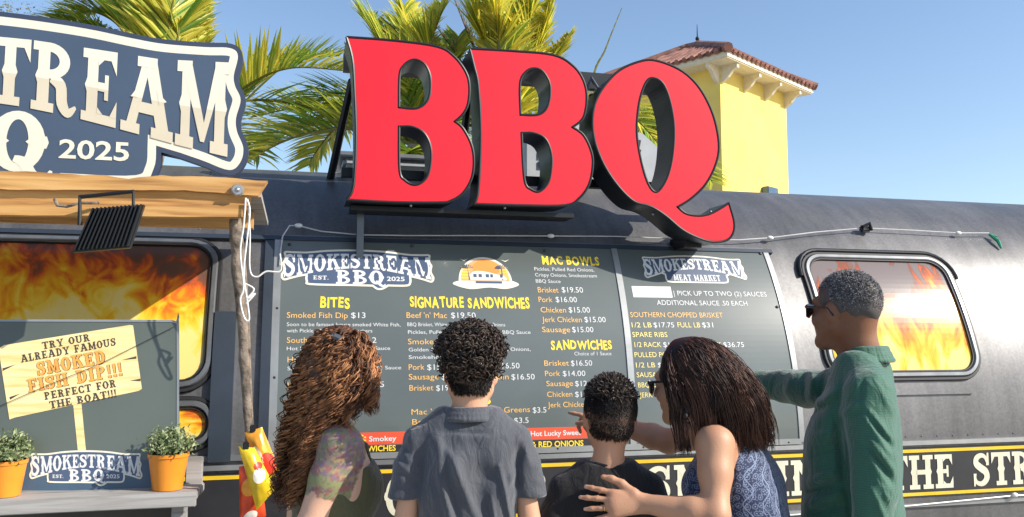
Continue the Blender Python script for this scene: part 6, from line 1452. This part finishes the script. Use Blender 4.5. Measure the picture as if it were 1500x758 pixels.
for i in range(nS):
    fr = d[i]@fwd; u = r_.random()
    if offd[i] < .15 and fr > .12 and r_.random() < .55:      # locks in front of the near shoulder
        tx, ty = r_.uniform(984, 1016), 590+82*u**.6; td = Dh-.135+.02*r_.random(); c2[i] = wpx(tx-8+10*u, ty-46, td); c1[i] = A_[i]+d[i]*.03-fwd*.01
    elif offd[i] > .4 and fr > .1 and r_.random() < .6:
        tx, ty = r_.uniform(985, 1010), 600+40*u; td = Dh+.1; c2[i] = wpx(tx, ty-45, td); c1[i] = A_[i]+d[i]*.03
    else:
        y = r_.beta(2.4, 1.1); v_ = np.clip((offx[i]+.6)/1.6, 0, 1); tx = 1028+v_*84+14*y+r_.normal()*8; ty = 572+y*94-12*abs(v_-.5)*y+r_.normal()*4; td = Dh-.085+.1*(offd[i]+.6)*.7-.03*r_.random()
        c2[i] = wpx(tx-14*y+4, ty-52*y-12, td-.012); c1[i] = A_[i]+d[i]*.035-fwd*.045+upv*.006
    tips[i] = wpx(tx, ty, td)
Pp = bez(A_-d*.008, c1, c2, tips, 34); nG = 300; near_g = np.argmin(((A_[:, None, :]-A_[None, :nG, :])**2).sum(2)+.5*((tips[:, None, :]-tips[None, :nG, :])**2).sum(2), axis=1)
tt = np.linspace(0, 1, 34)[None, :, None]**1.2; Pp = Pp*(1-.42*tt)+Pp[near_g]*(.42*tt); gr, gp, gh = r_.uniform(.001, .006, nG), r_.uniform(.1, .2, nG), r_.uniform(0, 6.3, nG)
Pp = curl_paths(Pp, gr[near_g], gp[near_g], gh[near_g]+r_.normal(size=nS)*.25)
mix = np.clip(r_.random(nG)[near_g][:, None]**2+.1*r_.normal(size=(nS, 1))+.55*np.clip(offx[:, None]-.15, 0, 1), 0, 1); cc = np.array([[.011, .006, .005]])*(1-mix)+np.array([[.11, .05, .032]])*mix  # lit brown of the right side is put into the strand colour
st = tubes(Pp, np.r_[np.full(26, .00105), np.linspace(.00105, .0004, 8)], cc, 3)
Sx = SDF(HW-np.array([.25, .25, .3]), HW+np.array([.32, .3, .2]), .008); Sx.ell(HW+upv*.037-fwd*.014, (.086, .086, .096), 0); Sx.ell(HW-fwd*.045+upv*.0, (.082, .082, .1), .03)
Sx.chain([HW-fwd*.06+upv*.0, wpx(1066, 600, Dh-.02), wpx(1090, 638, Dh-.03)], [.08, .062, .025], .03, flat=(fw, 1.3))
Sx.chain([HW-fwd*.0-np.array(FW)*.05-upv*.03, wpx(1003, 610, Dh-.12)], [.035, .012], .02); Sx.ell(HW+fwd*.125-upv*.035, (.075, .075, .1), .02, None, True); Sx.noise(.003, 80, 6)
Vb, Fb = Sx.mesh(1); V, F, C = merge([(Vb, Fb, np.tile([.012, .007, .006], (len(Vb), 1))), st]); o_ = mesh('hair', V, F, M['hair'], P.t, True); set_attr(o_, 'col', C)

# ------------------------------------------------------------------ man in the green shirt
P = Person('person in a green long sleeved shirt and sunglasses holding one arm out', 1250, 2.6, R(-42))
hc = Vector(P.px(1238, 457, 2.6)); R3 = rotm(R(24), R(3))
shn = Vector(P.px(1272, 578, 2.42)); eln = Vector(P.px(1281, 722, 2.33)); wrn = Vector(P.px(1262, 850, 2.31))
shf = Vector(P.px(1216, 572, 2.77)); elf = Vector(P.px(1150, 566, 2.98)); wrf = Vector(P.px(1082, 562, 3.16))
def man_torso(S, g):
    S.loft([(.86, 0, .0, .17+g, .13+g), (.98, 0, .02, .168+g, .138+g), (1.1, 0, .02, .172+g, .135+g), (1.22, 0, .015, .182+g, .13+g), (1.34, 0, .005, .188+g, .118+g), (1.44, 0, -.008, .165+g, .095+g), (1.5, 0, -.015, .11+g, .074+g), (1.535, 0, -.02, .07+g, .06+g)], .03)
    S.cone((-.08, -.02, 1.5), shn+Vector((.015, 0, .012)), .05+g, .056+g, .05); S.cone((.08, -.02, 1.5), shf, .05+g, .056+g, .05)
lo = np.min([shn, eln, wrn, wrf, (-.3, -.3, 0)], axis=0)-.16; hi = np.max([shn, eln, wrn, wrf, (.3, .3, 1.6)], axis=0)+.2; lo[2] = -.01; hi[2] = 1.83
B = SDF(lo, hi, .006); man_torso(B, -.034)
B.cone((0, -.025, 1.49), hc+R3@Vector((0, -.03, -.05)), .064, .06, .03); head(B, hc, R3, .98, 1.08, 1.1)
arm(B, shn, eln, wrn, .052, .042, .03); hand(B, wrn, (0, .3, -1), (1, 0, 0), (0, 1, 0), 1.08, (.4, .45, .5, .5))
arm(B, shf, elf, wrf, .05, .041, .029); fdm = (Vector(P.px(1040, 560, 3.26))-wrf); hand(B, wrf, fdm, (0, 0, -1), (-1, 0, 0), 1.08, (.05, 1.0, 1.1, 1.1))
legs(B, .88, .095, .095)
V, F = B.mesh(1); o_ = P.add('body', (V, F), M['skin']); set_attr(o_, 'col', blot(V, (.2, .09, .05), 6, .2))
lo2 = lo.copy(); lo2[2] = .84; hi2 = hi.copy(); hi2[2] = 1.63
S = SDF(lo2, hi2, .0054); man_torso(S, .004)
S.chain([shn, shn.lerp(eln, .35)], [.066, .066], .02); S.chain([shn.lerp(eln, .35), shn.lerp(eln, .65), eln, eln.lerp(wrn, .55), eln.lerp(wrn, .93)], [.066, .064, .06, .052, .046], .006); S.chain([shf, shf.lerp(elf, .5), elf, elf.lerp(wrf, .55), elf.lerp(wrf, .92)], [.064, .06, .055, .049, .042], .022)
cw = Vector(P.px(1250, 600, 2.4))-Vector(P.px(1250, 600, 2.6)); cw.normalize()
def mp(px, py, D): return tuple(P.px(px, py, D))
for a_, b_, am, w in [((1272, 603), (1308, 645), .008, 5), ((1268, 612), (1306, 668), .007, 4.5), ((1274, 645), (1309, 690), .008, 5), ((1270, 665), (1304, 722), .008, 5), ((1279, 690), (1304, 735), .007, 4.5), ((1278, 718), (1300, 770), .007, 5), ((1270, 606), (1304, 655), -.008, 4), ((1272, 655), (1306, 706), -.008, 4.5), ((1276, 682), (1304, 728), -.007, 4.5), ((1282, 560), (1312, 610), .005, 6), ((1226, 612), (1236, 700), -.012, 7), ((1236, 700), (1250, 775), -.006, 5),
    ((1222, 634), (1190, 640), .005, 6), ((1228, 650), (1196, 668), -.005, 6), ((1230, 690), (1186, 706), .007, 6), ((1232, 708), (1180, 722), -.006, 5), ((1236, 722), (1180, 740), .006, 5), ((1236, 742), (1184, 756), -.005, 5), ((1218, 585), (1194, 606), -.007, 6), ((1226, 574), (1200, 592), .006, 6), ((1207, 548), (1202, 585), -.007, 5), ((1190, 546), (1186, 584), .006, 5), ((1176, 546), (1180, 580), -.005, 4), ((1160, 546), (1150, 578), .005, 5), ((1138, 549), (1132, 576), -.004, 5), ((1118, 552), (1112, 574), .004, 5), ((1264, 556), (1258, 590), -.005, 3), ((1258, 590), (1230, 610), .005, 5), ((1240, 560), (1222, 600), -.005, 8)]: S.ridge_px(P, a_, b_, am*1.45, w, 3.2)
S.noise(.0022, 34, 15); S.noise(.0012, 80, 16)
S.cone((0, -.02, 1.51), (0, .0, 1.65), .066, .085, .006, True)
def stripe_mat():
    m = fabric('green striped knit', (.026, .122, .076), .6, .06, 500, .4, 1); t = m.node_tree; p = t.nodes['Principled BSDF']; tc = [n for n in t.nodes if n.type == 'TEX_COORD'][0]
    wv = t.nodes.new('ShaderNodeTexWave'); wv.wave_type = 'BANDS'; wv.bands_direction = 'Z'; wv.inputs['Scale'].default_value = 48; wv.inputs['Distortion'].default_value = .6; wv.inputs['Detail'].default_value = 1; t.links.new(tc.outputs['Object'], wv.inputs['Vector'])
    mx = t.nodes.new('ShaderNodeMix'); mx.data_type = 'RGBA'; mx.blend_type = 'MULTIPLY'; mx.inputs['Factor'].default_value = .28; bc = p.inputs['Base Color'].links[0].from_socket; t.links.new(bc, mx.inputs['A']); t.links.new(wv.outputs['Color'], mx.inputs['B']); t.links.new(mx.outputs['Result'], p.inputs['Base Color']); return m
M['greenshirt'] = stripe_mat(); sh_ = P.add('long_sleeved_shirt', S.mesh(1), M['greenshirt'])
Cc = SDF((-.15, -.16, 1.43), (.15, .15, 1.67), .0036); n = 40
for i in range(n):
    f0 = lambda a: (.074*math.cos(a), -.02+.072*math.sin(a), 1.535+(.028 if math.sin(a) < 0 else .028-.045*math.sin(a)))
    p0, p1 = Vector(f0(6.2832*i/n)), Vector(f0(6.2832*(i+1)/n)); ou = lambda p: Vector((p.x*1.2, -.02+(p.y+.02)*1.25, p.z-.035)); Cc.cone(p0, p1, .008, .008, .004); Cc.cone(p0, ou(p0), .007, .006, .004); Cc.cone(ou(p0), ou(p1), .006, .006, .004); Cc.cone((p0+ou(p0))/2, (p1+ou(p1))/2, .0065, .0065, .004)
P.add('collar', Cc.mesh(4), M['greenshirt'], sh_)
pt = SDF((-.3, -.25, .02), (.3, .27, 1.0), .01); pt.loft([(.84, 0, 0, .18, .14), (.96, 0, .01, .172, .138)], .02); [pt.chain([(q*.095, 0, .86), (q*.1, .012, .48), (q*.104, -.005, .12)], [.115, .09, .075], .03) for q in (-1, 1)]
M['khaki'] = fabric('dark khaki', (.1, .09, .07)); P.add('trousers', pt.mesh(1), M['khaki']); shoes(P, .095)
shades(P, hc, R3, .98, M['shade'])
sc = .98
cap = cap_sdf(hc, R3, sc, (.078, .099, .091), (0, -.014, .038), [((0, .145, -.02), (.12, .1, .115)), ((0, .055, -.135), (.14, .13, .108)), ((.09, .0, -.012), (.03, .03, .042)), ((-.09, .0, -.012), (.03, .03, .042))], h=.004, nz=.0012, extra=[((0, -.034, .012), (.0702, .076, .06))])
V, F = cap.mesh(1); C0 = np.tile([.07, .062, .06], (len(V), 1))
keep = lambda d: not (d[1] > .1 and d[2] < .45-.2*d[1]) and d[2] > -.38 and not (abs(d[0]) > .72 and d[2] < -.05 and d[1] > -.3)
st = curly_cap(P, hc, R3, sc, 5200, keep, None, .0016, .006, .007, ((.03, .028, .03), (.62, .6, .6)), 18, 14, .002, radii=(.0775, .0985, .0905), cen=(0, -.014, .038), thick=.0008)
V, F, C = merge([(V, F, C0), st]); o_ = P.add('hair', (V, F), M['hair']); set_attr(o_, 'col', C)
